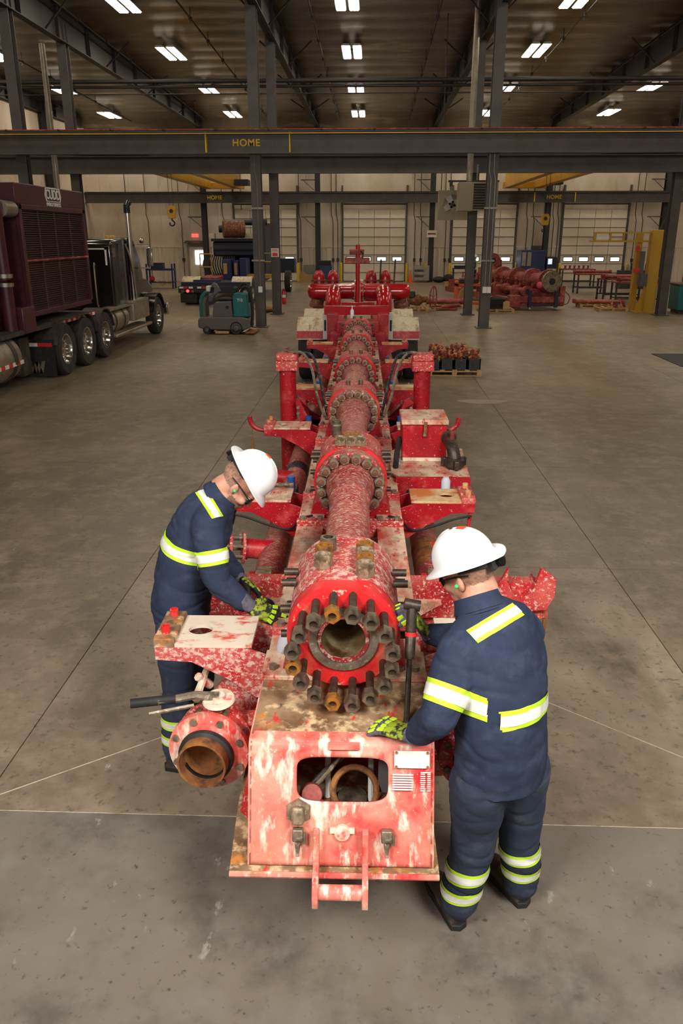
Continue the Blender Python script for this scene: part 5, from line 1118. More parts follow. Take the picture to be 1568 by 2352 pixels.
MB().boxb(-6.75, -6.38, 19.4, 21.6, 1.0, 1.05).build('tank_step', 'aluminium', K); MB().boxb(-6.8, -6.32, 21.2, 22.7, .6, 1.05).build('tool_step', 'aluminium', K, bevel=.02)
MB().boxb(-6.75, -6.28, 19.5, 22.75, .36, .44).build('running_board', 'aluminium', K, bevel=.02); MB().boxb(-6.8, -6.3, 21.3, 22.6, 1.05, 1.12).build('upper_step', 'aluminium', K)
# ---------------- teal ride-on floor scrubber
F_ = thing('floor_scrubber', 'teal and grey ride-on floor scrubber parked beside the column', 'floor scrubber', (-4.25, 23.7, 0), off=True)
Y0, Y1 = 23.35, 24.15
MB().prism([(-5.1, .2), (-5.1, .42), (-5.02, .5), (-4.6, .5), (-3.75, .5), (-3.6, .45), (-3.55, .2), (-3.75, .13), (-4.9, .13)], 'xz', Y0, Y1).build('base_skirt', 'machine_grey', F_, bevel=.03)
MB().prism([(-4.68, .48), (-4.62, .86), (-4.55, .92), (-4.1, .95), (-4.06, .48)], 'xz', Y0 + .03, Y1 - .03).build('battery_hood', 'machine_grey', F_, bevel=.03)
MB().cyl((-4.22, Y0 + .03, .78), (-4.22, Y0 + .01, .78), .045, n=14).build('hood_latch', 'black_rubber', F_)
MB().prism([(-5.06, .5), (-5.06, .95), (-5.0, 1.12), (-4.86, 1.24), (-4.80, 1.2), (-4.92, 1.05), (-4.97, .9), (-4.97, .5)], 'xz', Y0 + .1, Y1 - .1).build('front_shroud', 'teal', F_, bevel=.02)
MB().prism([(-4.97, .5), (-4.97, .9), (-4.9, 1.08), (-4.82, 1.04), (-4.88, .88), (-4.88, .5)], 'xz', Y0 + .12, Y1 - .12).build('leg_panel', 'machine_grey', F_)
MB().tube([(-4.82 + .0, 23.75, 1.22), (-4.7, 23.75, 1.3)], .03, 8).build('steering_column', 'black_rubber', F_)
MB().tube([(-4.68 + .06 * cos(a), 23.75 + .17 * sin(a), 1.31 + .12 * cos(a)) for a in [2 * pi * i / 16 for i in range(17)]], .018, 8).build('steering_wheel', 'black_rubber', F_)
MB().boxb(-4.86, -4.74, 23.6, 23.9, 1.2, 1.36).build('control_panel', 'white_paint', F_, bevel=.02)
MB().prism([(-4.68, .92), (-4.6, 1.1), (-4.42, 1.22), (-4.52, 1.42), (-4.62, 1.46), (-4.7, 1.4), (-4.6, 1.3), (-4.62, 1.2), (-4.78, 1.05), (-4.80, .92)], 'xz', Y0 + .15, Y0 + .3).build('side_arm', 'machine_grey', F_, bevel=.02)
MB().prism([(-4.55, .95), (-4.1, .95), (-4.08, 1.02), (-4.5, 1.03)], 'xz', Y0 + .18, Y1 - .18).prism([(-4.12, 1.0), (-4.02, 1.0), (-3.98, 1.32), (-4.06, 1.34)], 'xz', Y0 + .18, Y1 - .18).build('seat', 'black_rubber', F_, bevel=.03)
MB().prism([(-4.06, .48), (-4.06, 1.05), (-4.0, 1.18), (-3.85, 1.2), (-3.66, 1.16), (-3.58, .5)], 'xz', Y0 + .01, Y1 - .01).build('recovery_tank', 'teal', F_, bevel=.04)
text('model_lettering', 'T12', .1, 'white_paint', F_, (-3.84, Y0 + .004, .98), (pi / 2, 0, 0), bold=.002)
MB().tube([(-3.85, 23.6, 1.15), (-3.75, 23.55, 1.32), (-3.6, 23.5, 1.3), (-3.52, 23.5, 1.0), (-3.50, 23.5, .6), (-3.54, 23.5, .2)], .045, 10, 4).tube([(-3.95, 23.7, 1.2), (-3.8, 23.7, 1.42), (-3.62, 23.6, 1.36), (-3.58, 23.55, .9)], .035, 10, 4).build('vacuum_hose', 'black_rubber', F_)
MB().boxb(-3.72, -3.42, Y0 - .05, Y1 + .05, .02, .09).build('squeegee', 'rusty_brown', F_, bevel=.02); MB().boxb(-4.6, -4.2, Y0 - .02, Y1, .03, .1).build('brush_skirt', 'wood', F_)
for x, r in ((-3.98, .19), (-4.85, .12)):
    for y, s in ((Y0 - .01, -1), (Y1 + .01, 1)):
        t = MB().lathe((x, y, r), (0, -s, 0), [(.0, -.0), (r * .5, 0), (r * .55, .02), (r * .92, 0), (r, .03), (r, .1), (0, .1)], 24).build('wheel', 'black_rubber', F_)
        MB().lathe((x, y, r), (0, -s, 0), [(0, -.01), (r * .3, -.01), (r * .5, .005)], 16).build('hub', 'machine_grey', t)
# ---------------- blue engine trailer
B = thing('engine_trailer', 'dark blue trailer carrying a large engine with brown drum silencer and yellow handrails', 'trailer', (-6, 38, 0), off=True)
MB().boxb(-7.95, -5.1, 33.6, 44, .72, .92).build('deck', 'blue_dark', B); MB().boxb(-8.05, -5.0, 33.45, 33.6, .5, .78).build('rear_bumper', 'blue_dark', B, bevel=.02)
for x0, mt in ((-8.0, 'refl_white'), (-7.82, 'refl_red'), (-7.6, 'refl_white'), (-7.25, 'refl_white'), (-7.05, 'refl_red'), (-6.8, 'yellow'), (-6.55, 'refl_white'), (-5.4, 'refl_red')): MB().boxb(x0, x0 + .17, 33.43, 33.45, .68, .75).build('reflective_strip', mt, B)
for x in (-7.85, -7.65, -7.45, -5.45, -5.25): MB().cyl((x, 33.45, .58), (x, 33.42, .58), .065, n=12).build('tail_lamp', 'tail_red' if x in (-7.65, -5.45) else 'rusty_red', B)
MB().boxb(-7.98, -7.3, 33.5, 33.54, .1, .48).build('mud_flap', 'black_rubber', B); MB().boxb(-5.7, -5.05, 33.5, 33.54, .1, .48).build('mud_flap', 'black_rubber', B)
for x, s in ((-7.3, 1), (-8.0, -1), (-5.05, 1)):
    for y in (34.4, 35.6): wheel(B, x, y, .5, .3, s, 'aluminium')
for x0, x1 in ((-8.0, -7.25), (-5.9, -5.05)): MB().prism([(34.4 + .6 * cos(t), .5 + .62 * sin(t)) for t in [pi * i / 12 for i in range(13)]] + [(34.4 + .57 * cos(t), .5 + .59 * sin(t)) for t in [pi * (12 - i) / 12 for i in range(13)]], 'yz', x0, x1).build('fender', 'fender', B)
for x0, x1, z1, y in ((-6.65, -6.25, 1.75, 36), (-6.2, -5.95, 1.7, 36.3), (-5.9, -5.6, 1.8, 36.2)): MB().boxb(x0, x1, y, y + 1.2, .92, z1).build('control_cabinet', 'blue', B, bevel=.02)
MB().boxb(-6.58, -6.42, 35.98, 36.0, 1.15, 1.6).build('cabinet_window', 'wood', B); MB().boxb(-6.15, -6.02, 36.28, 36.3, 1.1, 1.6).build('cabinet_window', 'wood', B)
MB().boxb(-7.5, -6.6, 34.5, 37, .92, 1.06).build('hose_tray', 'rusty_red', B); MB().boxb(-7.5, -6.4, 33.9, 34.3, .9, 1.0).build('rear_deck_frame', 'blue', B)
EX = -1.05
eng = MB().boxb(-6.25, -4.05, 37.5, 41.5, 1.85, 2.5).shift(EX).build('engine_block', 'blue_dark', B, bevel=.08)
MB().boxb(-6.3, -4.2, 37.4, 41.6, 2.5, 2.62).shift(EX).build('exhaust_deck', 'black_rubber', eng); MB().cyl((-6.2, 37.8, 2.2), (-4.2, 37.8, 2.2), .33, n=20).shift(EX).build('air_cleaner', 'blue_dark', eng)
MB().lathe((-5.75, 37.6, 3.02), (1, .35, 0), [(0, 0), (.36, 0), (.38, .04), (.38, .7), (.36, .72), (.38, .74), (.38, .95), (0, 1.0)], 24).shift(EX).build('silencer', 'rusty_brown', eng)
MB().cyl((-5.9, 38.8, 3.33), (-3.9, 38.8, 3.33), .13, n=14).shift(EX).build('manifold_pipe', 'blue_dark', eng); MB().cyl((-6.1, 38.5, 3.05), (-5.2, 38.5, 3.05), .17, n=14).shift(EX).build('manifold_pipe', 'blue_dark', eng)
MB().boxb(-6.5, -6.25, 38, 38.4, 2.62, 2.85).boxb(-4.9, -4.5, 38, 38.4, 2.62, 2.85).shift(EX).build('bracket_box', 'fender', eng)
MB().boxb(-5.5, -4.1, 38, 41, 1.0, 1.9).shift(EX).build('transmission', 'chassis', B, bevel=.1); MB().boxb(-4.35, -3.95, 38.3, 40.5, .95, 3.3).shift(EX).build('rear_rack', 'blue_dark', B)
MB().boxb(-7.0, -5.3, 38.0, 41.0, .92, 1.9).build('engine_frame', 'blue_dark', B, bevel=.06)
for i in range(14): MB().tube([(-6.6 + i * .1, 37.6, 1.9), (-6.7 + i * .11, 37.35, 1.5), (-6.5 + i * .1, 37.3, 1.0)], .035, 6, 3).shift(EX).build('hose', 'black_rubber', B)
for (x0, x1, y, z0, z1) in ((-7.5, -7.0, 35.5, .92, 2.0), (-5.3, -4.5, 36.6, 1.3, 2.0)):
    m = MB()
    for x in (x0, x1): m.cyl((x, y, .92), (x, y, z1), .025, n=8)
    for z in (z1, (z0 + z1) / 2): m.cyl((x0, y, z), (x1, y, z), .025, n=8)
    m.build('handrail', 'yellow_rail', B)
MB().boxb(-5.6, -4.4, 36.3, 37.2, .95, 1.1).build('walkway', 'yellow_rail', B)
wheel(B, -4.2, 42, .53, .3); MB().boxb(-5.2, -4.1, 43, 44, .9, 1.6).build('tractor_cab_rear', 'blue_dark', B)
# ---------------- near pallet of valve fittings
def pallet(x, y, w, d, label, z=.13, rz=0, group=None):
    p = thing('pallet', label, 'pallet', (x, y, 0), rz, group)
    for i in range(5): MB().boxb(-w / 2 + i * (w - .1) / 4, -w / 2 + i * (w - .1) / 4 + .1, -d / 2, d / 2, z - .022, z).build('top_board', 'wood', p)
    for yy in (-d / 2, -.045, d / 2 - .09): MB().boxb(-w / 2, w / 2, yy, yy + .09, z - .045, z - .022).build('stringer_board', 'wood', p)
    for xx in (-w / 2, -.05, w / 2 - .1):
        for yy in (-d / 2, -.045, d / 2 - .09): MB().boxb(xx, xx + .1, yy, yy + .09, .02, z - .045).build('block', 'wood', p)
    for yy in (-d / 2, -.045, d / 2 - .09): MB().boxb(-w / 2, w / 2, yy, yy + .09, 0, .02).build('bottom_board', 'wood', p)
    return p
pallet(1.72, 16.85, 1.12, 1.05, 'clean wooden pallet carrying dark crates of rusty valve fittings')
cm = []
for i, (x, y, w, d, h) in enumerate(((1.56, 16.55, .26, .38, .22), (1.84, 16.55, .26, .38, .22), (2.12, 16.55, .26, .38, .22), (1.32, 16.6, .2, .42, .2), (1.42, 17.07, .38, .48, .27), (1.84, 17.07, .42, .48, .27))):
    lb = 'dark green plastic crate with arched cut-outs on the pallet of rusty fittings' if i < 3 else 'dark low crate at the pallet corner, half emptied' if i == 3 else 'taller dark crate at the back of the fittings pallet'
    c = thing('crate', lb, 'crate', (x, y, .13), group='arched crates on the fittings pallet' if i < 3 else 'tall back crates on the fittings pallet' if i > 3 else None)
    k = 24
    def sq(t, a, b): c_, s_ = cos(t), sin(t); q = min(a / max(abs(c_), 1e-6), b / max(abs(s_), 1e-6)); return (c_ * q, h / 2 + s_ * q)
    tt = [2 * pi * j / k + atan2(h, w) for j in range(k)]
    MB().holed([sq(t, w / 2, h / 2) for t in tt], [(cos(t) * w * .3, h * .42 + sin(t) * h * .26) for t in tt], 'xz', -d / 2, -d / 2 + .02).boxb(-w / 2, -w / 2 + .02, -d / 2, d / 2, 0, h).boxb(w / 2 - .02, w / 2, -d / 2, d / 2, 0, h).boxb(-w / 2, w / 2, d / 2 - .02, d / 2, 0, h).build('shell', 'crate_green', c)
    MB().boxb(-w / 2 + .02, w / 2 - .02, -d / 2 + .02, d / 2 - .02, .01, h * .8).build('liner', 'chassis', c)
    cm.append((x, y, w, d, h))
def fit_mesh(mat, kind):
    m = MB()
    if kind == 0: m.cyl((-.05, 0, .03), (.05, 0, .03), .026, n=8).cyl((0, 0, .03), (0, 0, .1), .015, n=6).box((0, 0, .105), (.07, .015, .012))
    elif kind == 1: m.tube([(-.04, 0, .025), (0, 0, .03), (.02, 0, .05), (.02, 0, .1)], .022, 8).cyl((.02, 0, .1), (.02, 0, .115), .032, n=8)
    else: m.lathe((0, 0, 0), (0, 0, 1), [(.04, 0), (.04, .02), (.022, .025), (.022, .06), (.036, .065), (.036, .085), (0, .085)], 8).cyl((0, 0, .08), (0, 0, .13), .01, n=5)
    return m.mesh('valve_fitting', mat)
FM = [fit_mesh(mm, k) for k in range(3) for mm in ('rusty_brown', 'rusty_red', 'deck_orange')]
random.seed(11)
for x, y, w, d, h in cm:
    for i in range(int(w * d * 260)):
        o = put('valve_fitting', random.choice(FM), None, (x + random.uniform(-.45, .45) * w, y + random.uniform(-.44, .44) * d, .13 + h * .8 + random.choice((0, .03, .06, .1))), (random.uniform(-.4, .4), random.uniform(-.4, .4), random.uniform(0, 6.3)))
        tag(o, 'small rusty red-brown valve fitting heaped in the crates on the pallet', 'pipe fitting', 'rusty fittings heaped on the near pallet')
# ---------------- far red manifold skid
Q = thing('manifold_skid', 'red pump manifold skid with large open grey flange standing on caster dollies', 'manifold', (6.3, 33, 0), 0, off=True)
def flp(p, ax, L, r, mat, parent, name='pipe_barrel'):
    return MB().lathe(p, ax, [(r * .45, 0), (r, 0), (r, .12), (r * .62, .16), (r * .6, L - .2), (r, L - .16), (r, L)], 24).build(name, mat, parent)
ax_ = Vector((-.25, 1, 0)).normalized(); p0 = Vector((6.98, 32.0, 1.06))
fr_ = MB().lathe(p0, ax_, [(.13, 0), (.40, 0), (.40, .12), (.13, .12)], 28, True).build('end_flange', 'steel_worn', Q); MB().lathe(p0 + ax_ * .05, ax_, [(.13, -.05), (.13, .3), (0, .3)], 20).build('bore', 'black_rubber', fr_)
for i in range(12):
    a = 2 * pi * i / 12; u_ = Vector((0, 0, 1)); w_ = ax_.cross(u_); c = p0 + (u_ * cos(a) + w_ * sin(a)) * .32; MB().cyl(c - ax_ * .05, c + ax_ * .02, .035, n=6).build('flange_nut', 'nut_dusty', fr_)
for i in range(4): flp(p0 + ax_ * (.3 + i * 1.55), ax_, 1.5, .44 - .02 * i, 'rusty_red', Q)
p1 = Vector((6.05, 31.9, .68)); ax1 = Vector((-.22, 1, 0)).normalized()
fr_ = MB().lathe(p1, ax1, [(.1, 0), (.22, 0), (.22, .1), (.1, .1)], 20, True).build('lower_flange', 'rusty_red', Q); MB().lathe(p1 + ax1 * .03, ax1, [(.1, -.02), (.1, .3), (0, .3)], 16).build('bore', 'black_rubber', fr_)
for i in range(6): flp(p1 + ax1 * (.12 + i * 1.1), ax1, 1.05, .2, 'rusty_red', Q, 'lower_barrel')
MB().boxb(5.55, 7.45, 31.75, 31.9, .18, .5).build('skid_front', 'rusty_red', Q, bevel=.02)
for x, dx in ((5.6, -2.0), (7.3, -2.0)): MB().prism([(x, 31.8), (x + .15, 31.8), (x + .15 + dx, 40.5), (x + dx, 40.5)], 'xy', .15, .4).build('skid_runner', 'rusty_red', Q)
for i in range(5): MB().boxb(5.5 - i * .45, 7.4 - i * .45, 32.6 + i * 1.8, 32.75 + i * 1.8, .4, .75).build('skid_cross', 'rusty_red', Q)
MB().boxb(5.3, 5.75, 31.6, 32.1, .1, .55).build('skid_corner', 'rusty_red', Q, bevel=.02); MB().cyl((5.7, 31.75, .32), (7.4, 31.75, .32), .06, n=10).build('tie_bar', 'rusty_red', Q)
MB().boxb(7.3, 7.5, 31.9, 32.2, .2, .9).build('side_post', 'rusty_red', Q, bevel=.02); MB().tube([(7.5, 32, .7), (7.7, 32, .5), (7.65, 32, .25), (7.5, 32, .2)], .02, 6, 4).build('trailing_hose', 'rusty_brown', Q)
for i, x in enumerate((6.1, 7.1)):
    d = MB().boxb(x - .06, x + .06, 31.55, 31.7, .12, .75).build('dolly_leg', 'blue_dark', Q); MB().cyl((x - .04, 31.6, .07), (x + .04, 31.6, .07), .07, n=14).build('caster', 'galv', d)
MB().boxb(6.04, 7.2, 31.56, 31.68, .16, .24).build('dolly_bar', 'blue_dark', Q)
random.seed(5)
for i in range(26):
    y = 32.3 + i * .3; x = 6.1 - (y - 32) * .23 + random.uniform(-.15, .5); MB().lathe((x, y, .85), (0, 0, 1), [(.06, 0), (.06, .1), (.03, .12), (.03, .2 + random.random() * .12), (.07, .22), (.05, .26), (0, .26)], 8).build('valve_bonnet', random.choice(('rusty_red', 'rusty_brown', 'red', 'fender')) if i % 4 == 0 else 'rusty_red', Q)
tw = MB().boxb(5.15, 6.4, 39.6, 40.4, .15, 1.3).build('end_tower', 'rusty_red', Q, bevel=.03); MB().lathe((5.75, 39.55, 1.62), (0, 1, 0), [(.12, 0), (.34, 0), (.34, .25), (.12, .25)], 20, True).build('tower_flange', 'rusty_red', tw); MB().lathe((5.75, 39.6, 1.62), (0, 1, 0), [(.12, 0), (.12, .3), (0, .3)], 14).build('bore', 'black_rubber', tw)
MB().boxb(5.35, 6.2, 39.75, 40.3, 1.25, 1.65).build('tower_saddle', 'rusty_red', tw)
tag(MB().ball((0, 0, 0), .13, 10, 8).build('pink_rag', 'pink', loc=(6.52, 32.05, .92)), 'bright pink rag hanging on the manifold skid by the grey flange', 'rag')
# ---------------- jib crane
G = thing('jib_crane', 'yellow pillar jib crane with truss arm beside the grey column', 'crane', (10.35, 31.2, 0), off=True)
MB().boxb(10.27, 10.68, 31.0, 31.35, 0, 2.95).build('pillar', 'yellow_rail', G, bevel=.02); MB().boxb(9.95, 10.15, 31.6, 31.9, .0, 2.85).build('rear_pillar', 'yellow_rail', G, bevel=.02)
for s in (-1, 1): MB().prism([(10.47 + s * .28, .0), (10.47 + s * .28, .75), (10.47 + s * .55, .0)], 'xz', 31.05, 31.1).build('base_gusset', 'yellow', G)
MB().boxb(9.9, 11.05, 30.8, 31.6, 0, .03).build('base_plate', 'yellow', G)
ja = MB().boxb(8.05, 10.3, 31.1, 31.25, 2.52, 2.58).boxb(8.2, 10.6, 31.1, 31.25, 2.82, 2.87).build('jib_arm', 'yellow_rail', G)
for x in (8.2, 8.75, 9.25, 9.75): MB().boxb(x, x + .07, 31.12, 31.22, 2.58, 2.82).build('arm_strut', 'yellow_rail', ja)
MB().boxb(8.27, 8.75, 31.15, 31.17, 2.62, 2.78).build('capacity_plate', 'white_paint', ja)
MB().boxb(9.95, 10.1, 31.0, 31.15, 1.0, 2.2).boxb(10.0, 10.25, 30.9, 31.0, .95, 1.4).build('control_box', 'machine_grey', G); MB().boxb(9.75, 9.95, 31.0, 31.1, 1.45, 1.6).boxb(9.75, 9.85, 31.0, 31.1, 2.2, 2.4).build('hoist_grip', 'refl_red', G)
MB().tube([(10.55, 31.2, 2.9), (10.75, 31.2, 3.3), (10.95, 31.2, 4.2)], .03, 6).build('feed_cable', 'black_rubber', G)
# ---------------- work tables with red pipes
def table(x, y, w, d, h, rz, label, n=4, cast=True):
    t = thing('work_table', label, 'table', (x, y, 0), rz)
    MB().boxb(-w / 2, w / 2, -d / 2, d / 2, h - .06, h).build('table_top', 'rusty_red', t)
    for sx in (-1, 1):
        for sy in (-1, 1):
            l = MB().boxb(sx * (w / 2 - .05) - .035, sx * (w / 2 - .05) + .035, sy * (d / 2 - .05) - .035, sy * (d / 2 - .05) + .035, .12, h - .06).build('leg', 'chassis', t)
            MB().cyl((sx * (w / 2 - .05) - .03, sy * (d / 2 - .05), .065), (sx * (w / 2 - .05) + .03, sy * (d / 2 - .05), .065), .065, n=12).build('caster', 'black_rubber', l)
    MB().boxb(-w / 2 + .05, w / 2 - .05, -d / 2 + .02, -d / 2 + .08, .25, .3).boxb(-w / 2 + .05, w / 2 - .05, d / 2 - .08, d / 2 - .02, .25, .3).build('stretcher', 'chassis', t)
    return t
def pipe_on(x, y, z, L, rz, label, group, mat='rusty_red', r=.06):
    o = thing('pipe_joint', label, 'pipe', (x, y, z), rz, group)
    MB().cyl((-L / 2, 0, r + .03), (L / 2, 0, r + .03), r, n=12).build('tube', mat, o)
    for s in (-1, 1): MB().lathe((s * L / 2, 0, r + .03), (s, 0, 0), [(r, -.12), (r + .03, -.1), (r + .03, 0), (r * .6, 0)], 12).build('union_end', mat, o)
TB = [(11.75, 47.6, 1.9, .8, .95, 0, 'rusty table carrying a row of short red spools near the overhead door'), (10.95, 41.6, 1.5, .8, .95, .05, 'rusty wheeled table carrying one long red pipe'), (11.0, 36.9, 1.7, .9, .95, .08, 'dark wheeled table crowded with red pipe joints behind the jib crane'), (11.0, 34.4, 1.9, .9, .95, -.05, 'dark wheeled table with red pipe and a paper sheet beside the jib crane')]
for i, a in enumerate(TB): table(*a)
for i in range(6): tag(MB().lathe((0, 0, 0), (0, 0, 1), [(.09, 0), (.09, .03), (.05, .05), (.05, .13), (.09, .15), (.09, .18)], 12).build('pipe_spool', 'rusty_red', loc=(11.05 + i * .26, 47.6, .95)), 'short red flanged spool standing on the table near the overhead door', 'pipe fitting', 'short spools on the far table')
pipe_on(11.0, 41.5, .95, 1.9, .05, 'long red pipe lying on the rusty wheeled table', None, 'rusty_red')
for i in range(4): pipe_on(11.0, 36.6 + i * .2, .95, 1.5, .08 + .1 * (i % 2), 'red-brown pipe joint on the crowded table behind the jib crane', 'pipes on the crowded table')
for i in range(2): pipe_on(11.05, 34.2 + i * .3, .95, 1.7, -.05, 'dark red pipe joint on the table with the paper sheet', 'pipes beside the paper sheet', 'rusty_red')
tag(MB().boxb(-.15, .15, -.1, .1, 0, .012).build('paper_sheet', 'refl_white', loc=(10.9, 34.03, .95)), 'white paper sheet lying on the table beside the jib crane', 'paper')
# ---------------- pallets and parts on the floor
pallet(1.78, 31.3, .75, .9, 'old dark pallet under the rusty hand-wheel valve')
hv = thing('gate_valve', 'rusty valve body with large spoked hand wheel lying on a pallet', 'valve', (1.85, 31.4, .13))
MB().lathe((-.5, 0, .22), (1, 0, .1), [(.1, 0), (.2, 0), (.2, .08), (.13, .1), (.2, .3), (.22, .45), (.12, .6), (.1, .8)], 18).build('valve_body', 'rusty_brown', hv)
MB().boxb(-.45, -.2, -.15, .15, .35, .6).build('bonnet', 'chassis', hv, bevel=.04)
MB().tube([(.5 + .02 * sin(a), .2 * 0 + .30 * sin(a) * .35, .36 + .36 * cos(a)) if 0 else (.5 + .15 * sin(a), .26 * sin(a), .36 + .42 * cos(a)) for a in [2 * pi * i / 24 for i in range(25)]], .022, 8).build('hand_wheel', 'rusty_red', hv)
for i in range(5): a = 2 * pi * i / 5; MB().tube([(.5, 0, .36), (.5 + .15 * sin(a), .26 * sin(a), .36 + .42 * cos(a))], .014, 6).build('spoke', 'rusty_red', hv)
pallet(2.95, 33.2, 1.5, 1.0, 'low pallet loaded with red wing-union pipe joints')
for i in range(4): pipe_on(2.95, 32.85 + i * .22, .13, 1.5, 0, 'red wing-union pipe joint on the low pallet beyond the hand wheel', 'pipe joints on the low pallet', 'rusty_red', .075)
tag(MB().boxb(2.5, 3.3, 31.45, 31.85, .03, .1).tube([(2.7, 31.6, .12), (3.4, 31.6, .2)], .07, 8).build('swivel_joint', 'rusty_red'), 'short red swivel joint lying on the bare floor before the low pallet', 'pipe fitting')
ot = thing('orange_jack_frame', 'orange lifting frame holding sacks and tools beside the second-row column', 'lifting frame', (4.05, 34.6, 0))
MB().boxb(-.55, -.45, -.3, .3, .1, .95).build('upright', 'orange', ot); MB().boxb(.6, .7, -.3, .3, .1, 1.5).build('upright', 'orange', ot); MB().boxb(-.55, .7, -.3, .3, 0, .1).build('shelf', 'orange', ot); MB().boxb(-.55, .7, -.3, .3, .75, .85).build('shelf', 'orange', ot)
MB().prism([(-.55, .0), (.1, .0), (.05, .5), (-.2, .72), (-.4, .6)], 'xz', -.5, -.32).build('sack', 'cardboard', ot, bevel=.05); MB().boxb(-.4, .4, -.25, .25, .85, 1.05).build('tool_heap', 'chassis', ot, bevel=.05)
MB().boxb(-.2, .1, -.2, .1, 1.05, 1.2).build('yellow_case', 'yellow', ot, bevel=.02)
pallet(4.7, 31.0, 1.3, .9, 'dark pallet stacked with black hoses and fittings between the columns')
hp = thing('hose_coil', 'heap of black hose and chrome couplings on the pallet between the columns', 'hose', (4.6, 31.0, .13))
for i in range(5): MB().tube([(.35 * cos(a) * (1 + .05 * i), .3 * sin(a), .06 + .07 * i) for a in [2 * pi * k / 16 for k in range(17)]], .05, 8).build('hose_turn', 'black_rubber', hp)
MB().cyl((-.3, -.2, .42), (-.1, -.2, .46), .07, n=10).build('coupling', 'chrome', hp); MB().boxb(.35, .6, -.2, .2, 0, .25).build('lead_box', 'wood', hp)
pallet(9.25, 31.7, 1.1, .8, 'pale pallet with scattered chrome fittings before the tables'); pallet(9.0, 33.4, 1.2, .8, 'dark pallet carrying a bundle of red pipe before the tables')
for i in range(4): pipe_on(9.2, 33.1 + i * .18, .13, 1.9, -.06, 'bright red pipe bundled on the dark pallet before the tables', 'bundle of red pipes on the dark pallet', 'rusty_red')
random.seed(8)
for i in range(7): o = put('valve_fitting', FM[(i * 2) % 9], None, (9.45 + random.uniform(-.2, .25), 31.7 + random.uniform(-.25, .25), .13), (0, 0, random.random() * 6)); o.scale = (1.7, 1.7, 1.7); tag(o, 'greasy pipe fitting lying on the pale pallet before the tables', 'pipe fitting', 'fittings on the pale pallet')
tag(MB().boxb(-.5, .5, -.4, .4, .0, .28).boxb(-.5, .5, -.4, -.38, .28, .34).build('wooden_crate', 'wood', loc=(4.6, 46.2, 0), bevel=.01), 'low open wooden crate on the floor near the overhead door', 'crate')
tag(MB().ball((0, 0, .12), (.35, .25, .13), 12, 8).ball((.3, .1, .1), (.2, .2, .11), 10, 7).build('rag_pile', 'cardboard', loc=(-4.15, 30.6, 0)), 'small heap of tan rags on the floor between the columns', 'rag')
# ---------------- by the back wall
cn = thing('machine_tool', 'dark blue enclosed machine tool with lit control screen against the back wall', 'machine', (10.0, 48.2, 0), off=True)
MB().boxb(8.5, 9.9, 47.6, 49.2, 0, 1.95).build('enclosure', 'blue', cn, bevel=.03); MB().boxb(9.95, 10.55, 47.5, 48.5, .8, 1.6).build('control_pendant', 'blue_dark', cn, bevel=.03)
MB().boxb(10.02, 10.25, 47.47, 47.5, 1.2, 1.5).build('screen', 'pale_screen', cn); MB().boxb(10.0, 10.5, 47.3, 47.5, .85, .95).build('keyboard_shelf', 'fender', cn)
for x in (8.55, 8.85): MB().boxb(x, x + .22, 47.57, 47.6, 1.1, 1.85).build('door_pane', 'galv', cn)
MB().boxb(9.2, 9.7, 48, 48.6, 1.95, 2.2).build('top_unit', 'chassis', cn)
def hiviz(x, y, label, rz=0, bend=0):
    p = thing('person', label, 'person', (x, y, 0), rz); m = MB()
    limb(m, [(0, .1, .9), (0, .1, .5), (0, .1, .08)], [.09, .075, .06]); limb(m, [(0, -.1, .9), (0, -.1, .5), (0, -.1, .08)], [.09, .075, .06])
    b = bend; loft(m, [(0, 0, .85), (.02 * b, 0, 1.1), (.2 * b, 0, 1.35), (.26 * b, 0, 1.45)], [(.17, .12), (.16, .12), (.2, .12), (.1, .08)], (0, 1, 0))
    for s in (-1, 1): limb(m, [(.18 * b, s * .2, 1.38), (.22 * b + .02, s * .25, 1.1), (.3 * b + .2, s * .2, .95)], [.06, .05, .04])
    limb(m, [(.26 * b, 0, 1.45), (.3 * b, 0, 1.58)], [.055, .06]); m.ball((.33 * b, 0, 1.63), (.1, .08, .12), 12, 10)
    put('body', fuse('body', m, .02, ['navy', 'skin'], 3, None, lambda c: 1 if c.z > 1.5 else 0), p)
    v = MB(); loft(v, [(.01 * b, 0, 1.0), (.05 * b, 0, 1.15), (.2 * b, 0, 1.36), (.25 * b, 0, 1.44)], [(.19, .14), (.185, .14), (.22, .14), (.12, .1)], (0, 1, 0)); v.build('hi_vis_vest', 'lime', p, 60)
    v = MB(); loft(v, [(.03 * b, 0, 1.08), (.05 * b, 0, 1.14)], [(.195, .147), (.195, .147)], (0, 1, 0)); v.build('vest_stripe', 'silver_tape', p, 60)
    MB().lathe((.33 * b, 0, 1.66), (0, 0, 1), [(.17, 0), (.12, .01), (.11, .07), (.06, .12), (0, .13)], 16).build('hard_hat', 'white_plastic', p)
hiviz(5.55, 45.0, 'far worker in hi-vis vest and hard hat standing partly behind the column', pi, 0); hiviz(6.35, 44.0, 'far worker in hi-vis vest bending over the machine beyond the red skid', pi * .8, 1.4)
tc = thing('tool_trolley', 'grey tool trolley with drawers standing by the back wall beside the cone', 'tool cabinet', (3.05, 51.0, 0))
MB().boxb(-.5, .45, -.25, .25, .1, 1.0).build('cabinet', 'galv', tc, bevel=.02)
for i in range(5): MB().boxb(-.46, .1, -.27, -.25, .16 + i * .16, .29 + i * .16).build('drawer', 'chassis' if i % 2 else 'galv', tc)
MB().boxb(.1, .3, -.2, .1, 1.0, 1.18).build('yellow_case', 'yellow', tc)
